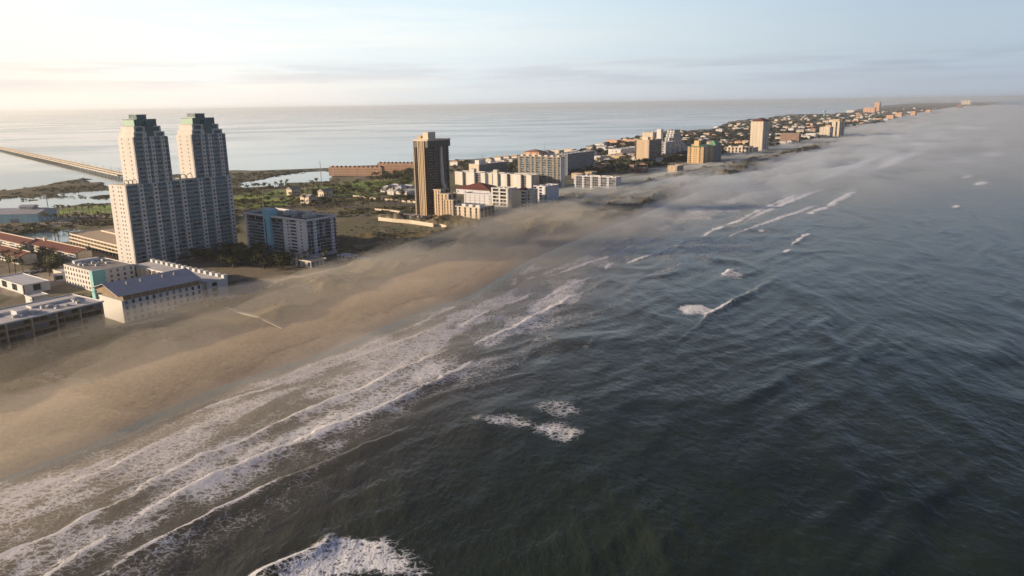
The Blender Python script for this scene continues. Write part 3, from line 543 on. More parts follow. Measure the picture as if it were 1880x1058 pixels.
class Bld:
    def __init__(s, name, label, cat, c, az, wall='white', glass='glass', trim=None, group=None, z0=2.0, world=None):
        s.P = np.array(world) if world is not None else G(c[0], c[1], z0); s.z0 = z0; s.th = math.pi/2-math.radians(az)
        s.ex = np.array([math.cos(s.th), math.sin(s.th)]); s.ey = np.array([-s.ex[1], s.ex[0]])
        s.root = empty(name, (s.P[0], s.P[1], z0), s.th, label, cat, group); s.wall = wall; s.glass = glass; s.trim = trim or wall
        s.wm = MB(); s.items = {}; s.wmats = [M[wall], M[s.trim], M['shade']]  # third slot darkens the core, painting shade into balcony recesses
    def H(s, py): return solve(lambda h: -PX(s.P[0], s.P[1], s.z0+h)[1], -py, 0, 200)
    def E(s, px, h, y=0): return solve(lambda t: PX(*(s.P+s.ex*t+s.ey*y), s.z0+h)[0], px, 0, 260)   # length to the north seen at px
    def W(s, px, h, x=0): return solve(lambda t: PX(*(s.P+s.ey*t+s.ex*x), s.z0+h)[0], px, 0, 260)   # depth to the west seen at px
    def put(s, name, me, loc, rz): s.items.setdefault(name, []).append((me, loc, rz))
    def face(s, axis, u0, u1, off, z0, z1, pat, fl, d, kw):
        """pattern columns on the plane y=off (axis e, facing sea) or x=off (axis s, facing south)"""
        n = len(pat); cw = (u1-u0)/n; fh = (z1-z0)/fl; rz = 0 if axis == 'e' else -math.pi/2
        ww = kw.get('ww', .5)*cw; wh = kw.get('wh', .5)*fh
        i = 0
        while i < n:
            ch = pat[i]; a, b = u0+i*cw, u0+(i+1)*cw
            if ch in 'Bg': pass
            else:
                q = (a, b, off, off+d) if axis == 'e' else None
                if axis == 'e': s.wm.box(a, b, off, off+d, z0, z1, 1 if ch in 'PV' else 0)
                else: s.wm.box(off, off+d, a, b, z0, z1, 1 if ch in 'PV' else 0)
            um = (a+b)/2
            for f in range(fl):
                z = z0+f*fh; gv = random.choice([kw.get('wglass', s.glass)]*4+['glass', 'shade', 'bglass']); bv = random.choice([s.glass]*4+['glass', 'shade'])
                def pos(o): return (um, off+o, 0) if axis == 'e' else (off+o, um, 0)
                if ch in 'WV':
                    p = pos(0); s.put('window', window_me(ww, wh, kw.get('frame', s.trim), gv), (p[0], p[1], z+fh*.28), rz)
                elif ch == 'w':
                    p = pos(0); s.put('window', window_me(ww*.6, wh*.8, kw.get('frame', s.trim), gv), (p[0], p[1], z+fh*.3), rz)
                elif ch == 'B':
                    p = pos(0); s.put('balcony', balcony_me(cw, fh, d, kw.get('slab', s.wall), kw.get('rail', 'rail'), bv, kw.get('proud', 0.0)), (p[0], p[1], z), rz)
                elif ch == 'g':
                    p = pos(.25); s.put('window', window_me(cw*.98, fh*.98, kw.get('frame', s.trim), gv), (p[0], p[1], z+.02), rz)
                    p = pos(.25)
            i += 1
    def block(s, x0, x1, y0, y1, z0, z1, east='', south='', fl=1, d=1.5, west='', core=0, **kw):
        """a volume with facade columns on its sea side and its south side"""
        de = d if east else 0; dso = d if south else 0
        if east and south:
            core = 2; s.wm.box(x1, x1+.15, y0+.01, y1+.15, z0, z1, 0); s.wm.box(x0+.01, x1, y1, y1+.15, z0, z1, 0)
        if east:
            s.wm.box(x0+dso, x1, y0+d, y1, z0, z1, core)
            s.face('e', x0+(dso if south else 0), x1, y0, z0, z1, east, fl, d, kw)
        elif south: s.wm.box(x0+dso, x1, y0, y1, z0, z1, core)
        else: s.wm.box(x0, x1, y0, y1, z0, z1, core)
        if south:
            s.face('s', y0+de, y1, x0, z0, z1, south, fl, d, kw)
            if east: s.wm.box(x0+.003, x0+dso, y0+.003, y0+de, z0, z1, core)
    def roof(s, x0, x1, y0, y1, z, m='membrane', ov=.25, ph=.9, name='roof', edge=None):
        g = MB(); x0 -= ov; x1 += ov; y0 -= ov; y1 += ov; t = .3
        g.box(x0, x1, y0, y1, .01, .25, 0)
        for b in ((x0, x1, y0, y0+t), (x0, x1, y1-t, y1), (x0, x0+t, y0+t, y1-t), (x1-t, x1, y0+t, y1-t)): g.box(*b, .247, .25+ph, 1)
        return g.build(name, [M[m], M[edge or s.trim]], s.root, (0, 0, z))
    def part(s, name, g, mats, label=None):
        o = g.build(name, [M[m] for m in mats], s.root)
        if label: o['label'] = label
        return o
    def box(s, name, x0, x1, y0, y1, z0, z1, m):
        g = MB(); g.box(x0, x1, y0, y1, z0, z1); return s.part(name, g, [m])
    def hvac(s, x0, x1, y0, y1, z, n, seed=1):
        r = random.Random(seed)
        for _ in range(n):
            g = MB(); w, dd, h = r.uniform(1.2, 3.4), r.uniform(1.2, 2.6), r.uniform(.8, 1.9); x = r.uniform(x0+2, x1-2); y = r.uniform(y0+2, y1-2)
            g.box(x-w/2, x+w/2, y-dd/2, y+dd/2, z+.2, z+h); g.tube((x, y, z+h), (x, y, z+h+.35), .5, .45, 8)
            if r.random() < .4: g.box(x+w/2, x+w/2+2.5, y-.25, y+.25, z+.5, z+.9)
            s.part('rooftop_unit', g, ['hvac'])
    def done(s):
        if s.wm.v: s.wm.build('wall', s.wmats, s.root)
        camxy = np.array([0., 0.])
        for name, lst in s.items.items():
            def dist(it):
                p = s.P+s.ex*it[1][0]+s.ey*it[1][1]; return float(np.hypot(*p))*1.0+abs(HC-s.z0-it[1][2])*.1
            lst = sorted(lst, key=dist)
            for me, loc, rz in lst[:100]: link(name, me, s.root, loc, rz)
            if len(lst) > 100: tag(merge_instances(name, lst[100:], s.root), kind='stuff')
        return s.root
# --- twin towers
def twin():
    b = Bld('twin_tower', 'pale cream twin residential towers with stepped teal glass crowns', 'high-rise', (252, 495), 32.5, 'warmw', 'bglass', 'warmw')
    h = b.H(342); Lx = b.E(424, h); Dy = b.W(214, h)*1.9
    fl = 20; fh = h/fl
    pe = 'BBWBBWBBWBBWBBBWBBWBBBW'
    b.block(0, Lx, 0, Dy, 0, h, pe, '.ww.w.', fl, 1.6, slab='warmw', rail='grail', ww=.58, wh=.62)
    b.box('plinth', -.6, Lx+.6, -.8, Dy+.6, -1, .05, 'lconc')
    x0 = b.E(256, h, 1.6); x1 = b.E(320, h, 0); x2 = b.E(363, h, 0)
    def tw(xa, xb, ya, yb, nfl, tag_):
        z = h+.003; zz = h+nfl*fh
        b.block(xa, xb, ya, yb, z, zz, 'BBWBWBBWB', '.w..w.', nfl, 1.6, slab='warmw', rail='grail', ww=.55, wh=.6)
        w = xb-xa; dp = yb-ya
        # shoulders and crown
        g = MB(); g.box(xa+.4, xa+w*.28, ya+.5, ya+dp*.25, zz, zz+.4); b.part('terrace', g, ['lconc'])
        z1 = zz; steps = [(.05, .95, .06, 1.0, 3.6, 'x'), (.10, .88, .12, .97, 4.2, 'x')]
        for a, c, e, f_, hh, _ in steps:
            b.wm.box(xa+w*a, xa+w*c, ya+dp*e, ya+dp*f_, z1, z1+hh, 0)
            for (u0, u1) in ((a+.05, a+.25), (c-.25, c-.05)): b.box('glazing_band', xa+w*u0, xa+w*u1, ya+dp*e-.15, ya+dp*e+.1, z1+.5, z1+hh-.7, 'tealglass')
            z1 += hh
        g = MB(); g.box(xa+w*.16, xa+w*.80, ya+dp*.18, ya+dp*.9, z1, z1+4.6, 0); g.box(xa+w*.157, xa+w*.16, ya+dp*.19, ya+dp*.89, z1+.3, z1+4.4, 1)
        for i in range(10): g.box(xa+w*(.17+.062*i), xa+w*(.174+.062*i), ya+dp*.18-.12, ya+dp*.18, z1, z1+4.6, 1)
        g.box(xa+w*.42, xa+w*.62, ya+dp*.05-.6, ya+dp*.18, zz+.5, z1+3.4, 0)
        b.part('glass_crown', g, ['tealglass', 'tealroof'])
        g = MB(); g.box(xa+w*.15, xa+w*.81, ya+dp*.17, ya+dp*.91, z1+4.6, z1+5.0); b.part('crown_slab', g, ['tealglass'])
        b.box('penthouse', xa+w*.30, xa+w*.58, ya+dp*.3, ya+dp*.8, z1+5.0, z1+8.0, 'tealglass'); b.box('penthouse_roof', xa+w*.28, xa+w*.60, ya+dp*.28, ya+dp*.82, z1+8.0, z1+8.3, 'tealglass')
    n1 = 11
    tw(x0, x1, 1.6, Dy-1, n1, 0); tw(x2, Lx-.3, 1.6, Dy-1, n1, 1)
    g = MB()
    for xa, xb in ((.5, x0-.2), (x1+.3, x2-.3)):
        g.box(xa, xb, 1, Dy-1, h+.001, h+.3, 0); g.box(xa, xb, .2, .5, h, h+1.2, 0)
    b.part('roof_terrace', g, ['lconc'])
    for xa, xb in ((1, x0-1), (x1+2, x2-2)):
        n = 3
        for k in range(n):
            g = MB(); xc = xa+(xb-xa)*(k+.5)/n; r = min(2.6, (xb-xa)/n*.42)
            for q in (-1, 1): g.box(xc+q*r-.25, xc+q*r+.25, 3, 3.5, h+.3, h+3, 0)
            for i in range(8):
                t0, t1 = math.pi*i/8, math.pi*(i+1)/8
                g.tube((xc-r*math.cos(t0), 3.25, h+3+r*.6*math.sin(t0)), (xc-r*math.cos(t1), 3.25, h+3+r*.6*math.sin(t1)), .3, .3, 5)
            b.part('pergola_arch', g, ['cream'])
    # shade: south walls are cream plaster
    b.done(); return b
TW = twin()
# --- blue and white beach hotel
def blue_hotel():
    b = Bld('beach_hotel', 'white hotel slab with one sky blue stair tower rising through its roof', 'hotel', (568.5, 475.4), 38, 'lav', 'glass', 'lav')
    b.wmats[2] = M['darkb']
    h = b.H(404); Ly = b.W(451, h); Lx = b.E(617, h); fl = 11; fh = h/fl
    z2 = h-fh*1.7
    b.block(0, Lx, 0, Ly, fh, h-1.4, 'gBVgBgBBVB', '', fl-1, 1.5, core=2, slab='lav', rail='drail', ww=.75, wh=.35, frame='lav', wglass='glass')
    b.face('s', 0, Ly*.05, -1.2, fh, h-1.4, '.', 1, 1.199, {})
    b.face('s', Ly*.05, Ly*.36, -1.2, fh, h-1.4, 'V.BBV.', fl-1, 1.199, dict(ww=.6, wh=.5, slab='lav', rail='lav'))
    b.face('s', Ly*.36, Ly*.55, -1.2, fh, z2, 'BBBBB', fl-2, 1.199, dict(slab='lav', rail='grail', ww=.6, wh=.5))
    b.face('s', Ly*.36, Ly*.55, -1.2, z2, h-1.4, 'gg', 1, 1.199, dict(frame='lav'))
    b.face('s', Ly*.66, Ly*.97, -1.2, fh, z2, 'BBBB', fl-2, 1.199, dict(slab='lav', rail='grail', ww=.6, wh=.5))
    b.face('s', Ly*.66, Ly*.97, -1.2, z2, h-1.4, 'gg', 1, 1.199, dict(frame='lav'))
    b.face('s', Ly*.97, Ly, -1.2, fh, h-1.4, '.', 1, 1.199, {})
    b.wm.box(-.9, Lx-.5, .8, Ly-.5, 0, fh, 0)
    g = MB(); g.box(-2.6, 5, Ly*.55, Ly*.66, -.2, h+4.5); b.part('stair_tower', g, ['blue'])
    g = MB(); g.box(-2.63, -2.6, Ly*.62, Ly*.635, 2, h-3); b.part('glazing_strip', g, ['glass'])
    b.roof(-1.2, Lx, 0, Ly, h-1.397, 'darkroof', .5, 1.6)
    g = MB(); g.box(Lx*.2, Lx*.55, Ly*.10, Ly*.16, h, h+2); g.tube((Lx*.35, Ly*.13, h+2), (Lx*.35, Ly*.13, h+4.6), 2.6, 2.6, 12); g.tube((Lx*.35, Ly*.13, h+4.6), (Lx*.35, Ly*.13, h+5.2), 2.0, 2.0, 12)
    b.part('cooling_tower', g, ['hvac'])
    for yy in (.42, .47, .85):
        g = MB(); g.box(Lx*.3, Lx*.6, Ly*yy, Ly*(yy+.05), h, h+2.6); g.tube((Lx*.4, Ly*yy+2, h+2.6), (Lx*.4, Ly*yy+2, h+3.4), 1.2, 1.2, 10); b.part('plant_room', g, ['hvac'])
    b.hvac(2, Lx-2, 4, Ly*.6, h-1.2, 9, 4)
    for i in range(6): b.box('pillar', 2+i*(Lx-4)/5-.4, 2+i*(Lx-4)/5+.4, -.2, .6, 0, fh, 'lav')
    b.done(); return b
blue_hotel()
def hotel_annexe():
    b = Bld('hotel_annexe', 'low flat podium of arched openings at the foot of the blue and white hotel', 'building', (572, 493), 38, 'lconc', 'glass')
    b.block(0, 14, 0, 52, 0, 4.2, 'B.B.B.B', 'B.B.B.B.B.B.B.B.B', 1, 1.4, slab='lconc', rail='dpipe'); b.roof(0, 14, 0, 52, 4.2, 'greyroof'); b.done()
    b = Bld('pool_bar', 'small pool bar with pale blue flat awning beside the beach hotel', 'pavilion', (676, 486), 38, 'lav', 'glass')
    b.block(0, 7, 0, 12, 0, 3, 'B.B', 'B.B.B', 1, 1.0); b.roof(0, 7, 0, 12, 3, 'membrane', .6, .3, edge='pool'); b.done()
    b = Bld('beach_cabana', 'white flat roofed cabana between the beach hotel and the pool bar', 'pavilion', (642, 480), 38, 'lav', 'glass')
    b.block(0, 8, 0, 14, 0, 3.2, 'B.B', 'B.B.B', 1, 1.0); b.roof(0, 8, 0, 14, 3.2, 'membrane', .5, .3); b.done()
hotel_annexe()
# --- long brown hotel in the dunes
def brown_hotel():
    az = 33; ne = G(195.5, 613, 2); a = math.radians(az); Lx = 92; t = np.array([math.sin(a), math.cos(a)])
    b = Bld('motel_block', 'long brown glazed beachfront block with flat white roof full of vents', 'hotel', None, az, 'brown', 'brglass', 'lconc', world=ne-t*Lx)
    b.wmats[2] = M['brown']
    h = 17.2; Ly = 30
    b.block(0, Lx, 0, Ly, 0, h, 'B'*24, '....', 5, 1.6, slab='tan', rail='brown')
    for i in range(9): b.box('pier', i*Lx/8-.22, i*Lx/8+.22, -.5, 1.4, 0, h+.4, 'tan')
    b.roof(0, Lx, 0, Ly, h, 'membrane', .8, .5, edge='white')
    b.hvac(20, Lx-3, 5, Ly-5, h, 22, 9)
    for x, w in ((30, 10), (50, 8), (66, 14), (80, 9)): b.box('skylight', x, x+w, Ly*.6, Ly*.78, h+.2, h+1.3, 'white')
    b.box('lift_house', Lx*.6, Lx*.66, Ly*.3, Ly*.5, h+.2, h+2.6, 'lav')
    b.done()
brown_hotel()
# --- white block with a grey gable roof
def gable_hotel():
    b = Bld('hotel_wing', 'white four storey wing with a grey metal gable roof over a brown top floor', 'hotel', (230.6, 594), 37.5, 'white', 'glass')
    h = b.H(553); Lx = 47; Ly = 33
    b.block(0, Lx, 0, Ly, 0, h, 'WWWWWWWWWWWW', '', 4, .4, ww=.42, wh=.68, frame='shade')
    b.face('s', 0, Ly, -.4, 0, h, '......w.', 4, .397, {})
    b.box('top_floor', 1.2, Lx-1, 1.2, Ly-1, h, h+2.8, 'brown')
    for i in range(10): b.box('post', .6+i*(Lx-1.5)/9, .9+i*(Lx-1.5)/9, .3, .6, h, h+2.4, 'tan')
    g = MB(); g.gable_open(-2.4, Lx+.8, -.4, Ly+.6, h+3.1, h+8.0); b.part('gable_roof', g, ['lavroof'])
    g = MB(); g.add([(-.6, 1.2, h+2.4), (-.6, Ly-1.2, h+2.4), (-.6, Ly/2, h+7.2), (-.2, 1.2, h+2.4), (-.2, Ly-1.2, h+2.4), (-.2, Ly/2, h+7.2)], [(0, 2, 1), (3, 4, 5), (0, 1, 4, 3), (1, 2, 5, 4), (2, 0, 3, 5)]); b.part('gable_panel', g, ['brown'])
    for x in (9, 17, 30, 37):
        g = MB(); g.tube((x, Ly*.34, h+5.5), (x, Ly*.34, h+7.4), .7, .7, 8); g.tube((x, Ly*.34, h+7.4), (x, Ly*.34, h+7.9), 1.0, .3, 8); b.part('roof_vent', g, ['hvac'])
    b.box('stair_strip', -1.6, -.4, Ly*.86, Ly*.98, 0, h+1, 'aqua')
    b.done()
gable_hotel()
def green_hotel():
    b = Bld('hotel_block', 'white flat roofed four storey block with a pale aqua corner', 'hotel', (175, 536.6), 37, 'white', 'glass')
    h = b.H(500); Ly = b.W(117, h); Lx = b.E(243, h)+1
    b.block(0, Lx, 0, Ly, 0, h, '.WWWWW', '.WWWWWWWWW', 4, .5, ww=.34, wh=.55, frame='brown')
    g = MB(); g.box(-.5, 7.5, -.5, 3.2, 0, h+.5); b.part('corner_tower', g, ['aqua']); b.roof(0, Lx, 0, Ly, h, 'greyroof', .1, .5); b.hvac(2, Lx-2, 6, Ly-4, h, 9, 3)
    b.box('stair_head', Lx*.2, Lx*.8, Ly-4, Ly-.5, h+.2, h+2.2, 'lav'); b.done()
green_hotel()
def fin_hotel():
    a = G(417, 548, 2); b = Bld('hotel_terrace', 'long white terrace with a row of upright fins along its stepped roof', 'hotel', (383, 551), -52, 'white', 'glass')
    # runs away to the west; local x goes west here
    h = b.H(519); LL = solve(lambda t: PX(*(b.P+b.ex*t), b.z0+h)[0]*-1, -244, 0, 260)
    b.block(0, LL, -14, 0, 0, h, '', '', 1)
    b.root['category'] = 'hotel'
    n = 14
    for i in range(n):
        x = 2+i*(LL-4)/(n-1); g = MB(); g.box(x-1.5, x+1.5, -14.6, -12.0, h+.35, h+2.3); b.part('fin', g, ['white']); b.box('sun_blade', x-.3, x+.3, .02, 2.2, 0, h-.3, 'cream')
    for i in range(18):
        x = 3+i*(LL-6)/17
        for f in range(3): b.put('window', window_me(2.6, 2.0, 'cream', 'glass'), (x, -.02, 1+f*h/3.2), math.pi) if False else b.put('window', window_me(2.6, 2.0, 'cream', 'glass'), (x, .02, 1+f*h/3.2), math.pi)
    for f in range(3): b.put('window', window_me(3.4, 2.4, 'brown', 'glass'), (-.02, -5, 1+f*h/3.2), -math.pi/2)
    g = MB(); g.box(-.3, LL+.3, -14.3, .3, h+.0, h+.35); b.part('roof', g, ['membrane']); b.done()
fin_hotel()
# --- low buildings at the edge of the frame
def low(name, label, cat, c, az, ew, dp, h, wall, roof, e='', s_='', fl=1, kind='flat', rh=2.5, glass='glass', group=None, **kw):
    b = Bld(name, label, cat, c, az, wall, glass, group=group); b.block(0, ew, 0, dp, 0, h, e, s_, fl, .9, **kw)
    if kind == 'flat': b.roof(0, ew, 0, dp, h, roof, .3, .5)
    elif kind == 'hip': g = MB(); g.hip(-1, ew+1, -1, dp+1, h+.25, h+rh); b.part('roof', g, [roof])
    else: g = MB(); g.gable(-1, ew+1, -1, dp+1, h+.3, h+rh); b.part('roof', g, [roof])
    return b
b = low('entrance_hall', 'low white hall with a wide pale roof beside the hotel car park', 'building', (44, 541), 37, 16, 42, 5.5, 'white', 'lav', '.B.', '.B.B.', 1); b.done()
b = low('pump_house', 'plain white box building below the sloping covered walkway', 'building', (62, 566), 37, 9, 10, 6.2, 'white', 'membrane', '...', 'W..', 2); b.done()
b = low('covered_walkway', 'sloping white covered walkway leading up to the aqua cornered hotel', 'walkway', (100, 518), 60, 34, 5, 4.2, 'white', 'lav', 'B.B.B.B', '.', 1); b.done()
b = low('pavilion', 'small cream pavilion at the near corner of the aqua cornered hotel', 'building', (116, 514), 37, 8, 14, 5, 'cream', 'membrane', '.B.', '...', 1); b.done()
def condo(label, c, dp, az=37, h=6.6, ew=12):
    b = Bld('condo_row', label, 'apartment house', c, az, 'cream', 'glass')
    b.block(0, ew, 0, dp, 0, h, '.....', 'BBWBBWBBWBBWBB', 3, 1.4, slab='lconc', rail='rail'); g = MB(); x1 = ew*.62
    g.add([(-1.2, -.6, h-.4), (x1, -.6, h+2.4), (x1, dp+.6, h+2.4), (-1.2, dp+.6, h-.4), (-1.2, -.6, h-.8), (x1, -.6, h+2.0), (x1, dp+.6, h+2.0), (-1.2, dp+.6, h-.8)], [(0,1,2,3),(7,6,5,4),(0,4,5,1),(1,5,6,2),(2,6,7,3),(3,7,4,0)]); b.part('red_roof', g, ['redroof'])
    b.box('parapet_wall', x1, x1+.8, -.6, dp+.6, h, h+3.0, 'cream'); b.box('gable_wall', 1.5, x1, .0, .4, h, h+1.2, 'cream'); b.box('chimney', x1-1, x1+1.5, dp*.8, dp*.8+2.5, h+2, h+4.6, 'cream'); b.done(); return b
condo('long red roofed apartment row between the pond and the dark garden trees', (141, 480), 88)
condo('red roofed apartment row with cream end wall touching the pond', (48, 462), 92)
condo('lower red roofed apartment row behind the cluster of garden trees', (38, 487), 70)
# --- parking garage
def garage():
    b = Bld('parking_garage', 'three level open parking garage with pale bands beside the twin towers', 'car park', (226, 475), 3, 'lconc', 'glass')
    P0 = np.array(G(226, 475, 2)); P1 = np.array(G(128, 448, 2)); v = P1-P0; LL = float(np.hypot(*v)); ang = math.atan2(v[1], v[0]); b.root.rotation_euler = (0, 0, ang); b.root.location = (P0[0], P0[1], 2)
    g = MB(); D = -44
    for k in range(4):
        z = k*3.1
        if k: g.box(0, LL, D, 0, z-.3, z, 0)
        if k: g.box(0, LL, 0, .25, z-.5, z+.9, 1); g.box(-.25, 0, D, 0, z-.5, z+.9, 1); g.box(LL, LL+.25, D, 0, z-.5, z+.9, 1); g.box(0, LL, D-.25, D, z-.5, z+.9, 1)
    b.part('deck', g, ['tan', 'cream'])
    for i in range(17):
        x = i*LL/16
        for y in (-.3, D+.3): b.box('column', x-.3, x+.3, y-.3, y+.3, 0, 9, 'cream')
    b.box('stair_house', 2, 9, D*.45, D*.25, 9.3, 12, 'cream'); b.box('ramp_wall', LL*.2, LL*.9, D*.55, D*.53, 9.3, 10.4, 'cream'); b.box('inner_core', 3, LL-3, D+4, -8, 0, 8.6, 'dpipe')
garage()
def warehouse():
    b = Bld('warehouse', 'long pale blue metal shed with a small raised roof lantern by the marsh', 'shed', (71, 409), 100, 'lav', 'glass')
    P0 = np.array(G(71, 408.5, 2)); b.root.rotation_euler = (0, 0, math.radians(182)); b.root.location = (P0[0], P0[1], 2)
    g = MB(); g.box(0, 150, -38, 0, 0, 9); b.part('wall', g, ['pool']); g = MB(); g.gable(-1, 151, -39, 1, 9.3, 13.5); b.part('roof', g, ['lavroof'])
    g = MB(); g.box(12, 26, -24, -14, 11, 15); g.gable(11, 27, -25, -13, 15.3, 17); b.part('roof_lantern', g, ['lavroof'])
    for x in (20, 52, 96): g = MB(); g.box(x, x+9, 0, .15, 0, 4); b.part('shutter_door', g, ['shade'])
warehouse()
# --- dark tower with sweeping buttress
def dark_tower():
    b = Bld('dark_tower', 'dark bronze high-rise with cream crown and one sweeping curved buttress', 'high-rise', (790, 396), 35, 'darkb', 'brglass', 'darkb')
    h = b.H(257); Ly = b.W(762, h); Lx = b.E(827, h)
    Lx = min(Lx, 34); fl = 26
    b.wmats = [M['darkb'], M['darkb'], M['darkb']]
    kw = dict(slab='tan', rail='drail', frame='darkb', wglass='brglass', proud=.9)
    b.block(0, Lx, 0, Ly, 0, h*.9, 'BBB...gg.gB', 'BPgPgPPgB', fl, 1.4, **kw)
    b.wm.box(-1.6, Lx+1.6, -1.6, Ly+1.6, h*.9, h-1.2, 0)
    g = MB()
    for x0, x1 in ((-1.9, Lx+1.9),): g.box(x0, x1, -1.9, Ly+1.9, h-1.2, h+.2)
    b.part('cornice', g, ['cream'])
    for u in (.17, .30, .40, .53, .66): b.box('upright_fin', -1.9-.5, -1.5, Ly*u, Ly*(u+.06), 0, h-1.2, 'tan'); b.box('corner_pier', -1.9, -.2, Ly+.2, Ly+2.0, 0, h*.9, 'cream')
    b.box('penthouse', Lx*.1, Lx*.45, Ly*.1, Ly*.5, h+.2, h+7.6, 'cream'); b.box('plant_house', Lx*.1, Lx*.5, Ly*.5, Ly*1.0, h+.2, h+4.2, 'tan'); b.box('lift_window', Lx*.1-.1, Lx*.1, Ly*.55, Ly*.7, h+1.5, h+3.6, 'glass')
    # buttress: a slab that leaves the wall and sweeps down and out towards the sea
    xc = Lx*.62; g = MB(); pts = []
    for i in range(23):
        t = i/22; z = h*(1-t); out = 1.2+2.0*t+44*max(0, (t-.50)/.50)**2.3; pts.append((out, z))
    for (o0, za), (o1, zb) in zip(pts[:-1], pts[1:]):
        w = 1.5; g.add([(xc-w, -o0, za), (xc+w, -o0, za), (xc+w, -o0+2.6, za), (xc-w, -o0+2.6, za), (xc-w, -o1, zb), (xc+w, -o1, zb), (xc+w, -o1+2.6, zb), (xc-w, -o1+2.6, zb)], [(0,1,5,4),(1,2,6,5),(2,3,7,6),(3,0,4,7),(0,3,2,1),(4,5,6,7)])
    b.part('curved_buttress', g, ['lconc']); b.done()
    # terraces stepping down beside it
    for c, top, pl, lab in [((811, 397), 350, 795, 'tallest stepped terrace block against the dark bronze high-rise'), ((825, 400), 358, 804, 'middle stepped terrace block in mist beside the dark bronze high-rise'), ((833, 402), 369, 815, 'lowest stepped terrace block beside the dark bronze high-rise')]:
        q = Bld('terrace_block', lab, 'apartment house', c, 35, 'tan', 'brglass', 'tan'); hh = q.H(top); dd = q.W(pl, hh); q.block(0, 13, 0, dd, 0, hh, 'B.BB', 'PBPPBPPB', max(4, int(hh/3.1)), 1.3, slab='tan', rail='drail'); q.roof(0, 13, 0, dd, hh, 'lconc', .4, .8); q.done()
    q = Bld('condominium', 'low cream balcony building at the foot of the curved buttress', 'apartment house', (882, 406), 35, 'tan', 'brglass', 'cream'); hh = q.H(383); dd = q.W(832, hh); q.block(0, 24, 0, dd, 0, hh, 'B.B.B.B', 'PBPPBPPBPPBPBP', 4, 1.4, slab='cream', rail='drail'); q.roof(0, 24, 0, dd, hh, 'membrane', .4, .7)
    for i in range(4): q.box('roof_house', 3, 9, 3+i*9, 8+i*9, hh+.2, hh+2.8, 'white')
    q.done()
dark_tower()
# --- generic resort blocks: corner pixel, roof pixel, west end px, east end px
def resort(name, label, cat, c, top, pl, pr, az, wall, east, south, fl, roofm='membrane', trim=None, glass='glass', ew=None, dp=None, pent=(), group=None, d=1.5, roofkind='flat', rh=4, **kw):
    b = Bld(name, label, cat, c, az, wall, glass, trim, group); h = b.H(top)
    Lx = ew or b.E(pr, h); Ly = dp or b.W(pl, h)
    b.block(0, Lx, 0, Ly, 0, h, east, south, fl, d, **kw)
    if roofkind == 'flat':
        b.roof(0, Lx, 0, Ly, h, roofm, .3, .9)
        if Lx > 11 and Ly > 11 and name != 'distant_hotel': b.hvac(0, Lx, 0, Ly, h, 5, int(c[0]))
    else: g = MB(); g.hip(-1, Lx+1, -1, Ly+1, h+.26, h+rh); b.part('roof', g, [roofm])
    for (a0, a1, b0, b1, hh, m) in pent: b.box('penthouse', Lx*a0, Lx*a1, Ly*b0, Ly*b1, h+.2, h+hh, m)
    b.hw = (Lx, Ly, h); return b
b = resort('condominium', 'long cream stepped block of balconies behind the red hipped roof', 'apartment house', (978, 347), 323, 835, 990, 35, 'cream', '.w.', '.wBB.PP.BBPPBBB.PPBBBB.PP.BB..', 7, trim='white', rail='shade', slab='lconc', wglass='glass')
Lx, Ly, h = b.hw; b.roof(-2, 6, Ly*.3, Ly*.36, h+.3, 'membrane', name='stair_tower'); 
for u in (.0, .13, .30, .42, .58, .72, .88): b.wm.box(-3.2, -.01, Ly*u, Ly*(u+.055), 0, h+1.2, 1)
for u in (.44, .74): b.box('lift_tower', 0, 6, Ly*u, Ly*(u+.05), h+1.2, h+6, 'lconc')
b.done()
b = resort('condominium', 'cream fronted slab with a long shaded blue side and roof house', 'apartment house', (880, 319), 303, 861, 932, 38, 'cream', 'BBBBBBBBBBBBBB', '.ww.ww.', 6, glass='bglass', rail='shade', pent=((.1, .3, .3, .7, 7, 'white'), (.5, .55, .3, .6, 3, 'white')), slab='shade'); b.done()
b = resort('condominium', 'tall wide dark balcony slab with white roof turrets and pale blue end', 'apartment house', (1030, 346), 290, 951, 1037, 35, 'lav', '..', 'BVBVBBVBBVBBVBVBBVBBV', 13, trim='brown', rail='grail', slab='lav', frame='white', ww=.7, wh=.35, glass='glass')
Lx, Ly, h = b.hw
for i in range(7): b.box('roof_turret', 0, 6, Ly*(.04+.14*i), Ly*(.10+.14*i), h+.2, h+3, 'white')
b.done()
b = resort('condominium', 'dark blue grey slab standing behind the wide balcony slab', 'apartment house', (1042, 322), 284, 1020, 1061, 35, 'shade', 'BBBBBBBBBB', 'BVBVBBV', 11, glass='bglass', rail='shade', slab='lav', ew=90); b.done()
b = resort('resort_block', 'white five storey block of recessed galleries next to the red hipped roof', 'apartment house', (934, 381), 348, 902, 940, 35, 'white', '.B.', '.BBBB.BBBB.', 5, rail='white', slab='white', ew=16); b.done()
b = resort('resort_block', 'cream corner block with brown panels facing the misty dunes', 'apartment house', (966, 389), 352, 939, 987, 38, 'cream', '.BB.W.W.B.', 'BB.....', 6, rail='lconc', slab='cream', pent=((.1, .4, .2, .5, 3, 'redroof'),)); b.done()
b = resort('resort_block', 'pale grey block with sloping white roof seen end on in mist', 'apartment house', (1002, 375), 344, 980, 1026, 38, 'lav', '..w..w..', '.B.B', 6, rail='lav'); b.done()
b = Bld('clubhouse', 'low round fronted clubhouse under a broad red hipped roof', 'building', (900, 360), 35, 'lav', 'glass'); b.block(0, 30, 0, 56, 0, 7, 'w.w.w', 'w.w.w.w.w', 1, .8); g = MB(); g.hip(-2, 32, -2, 58, 7.3, 15); b.part('roof', g, ['redroof']); b.done()
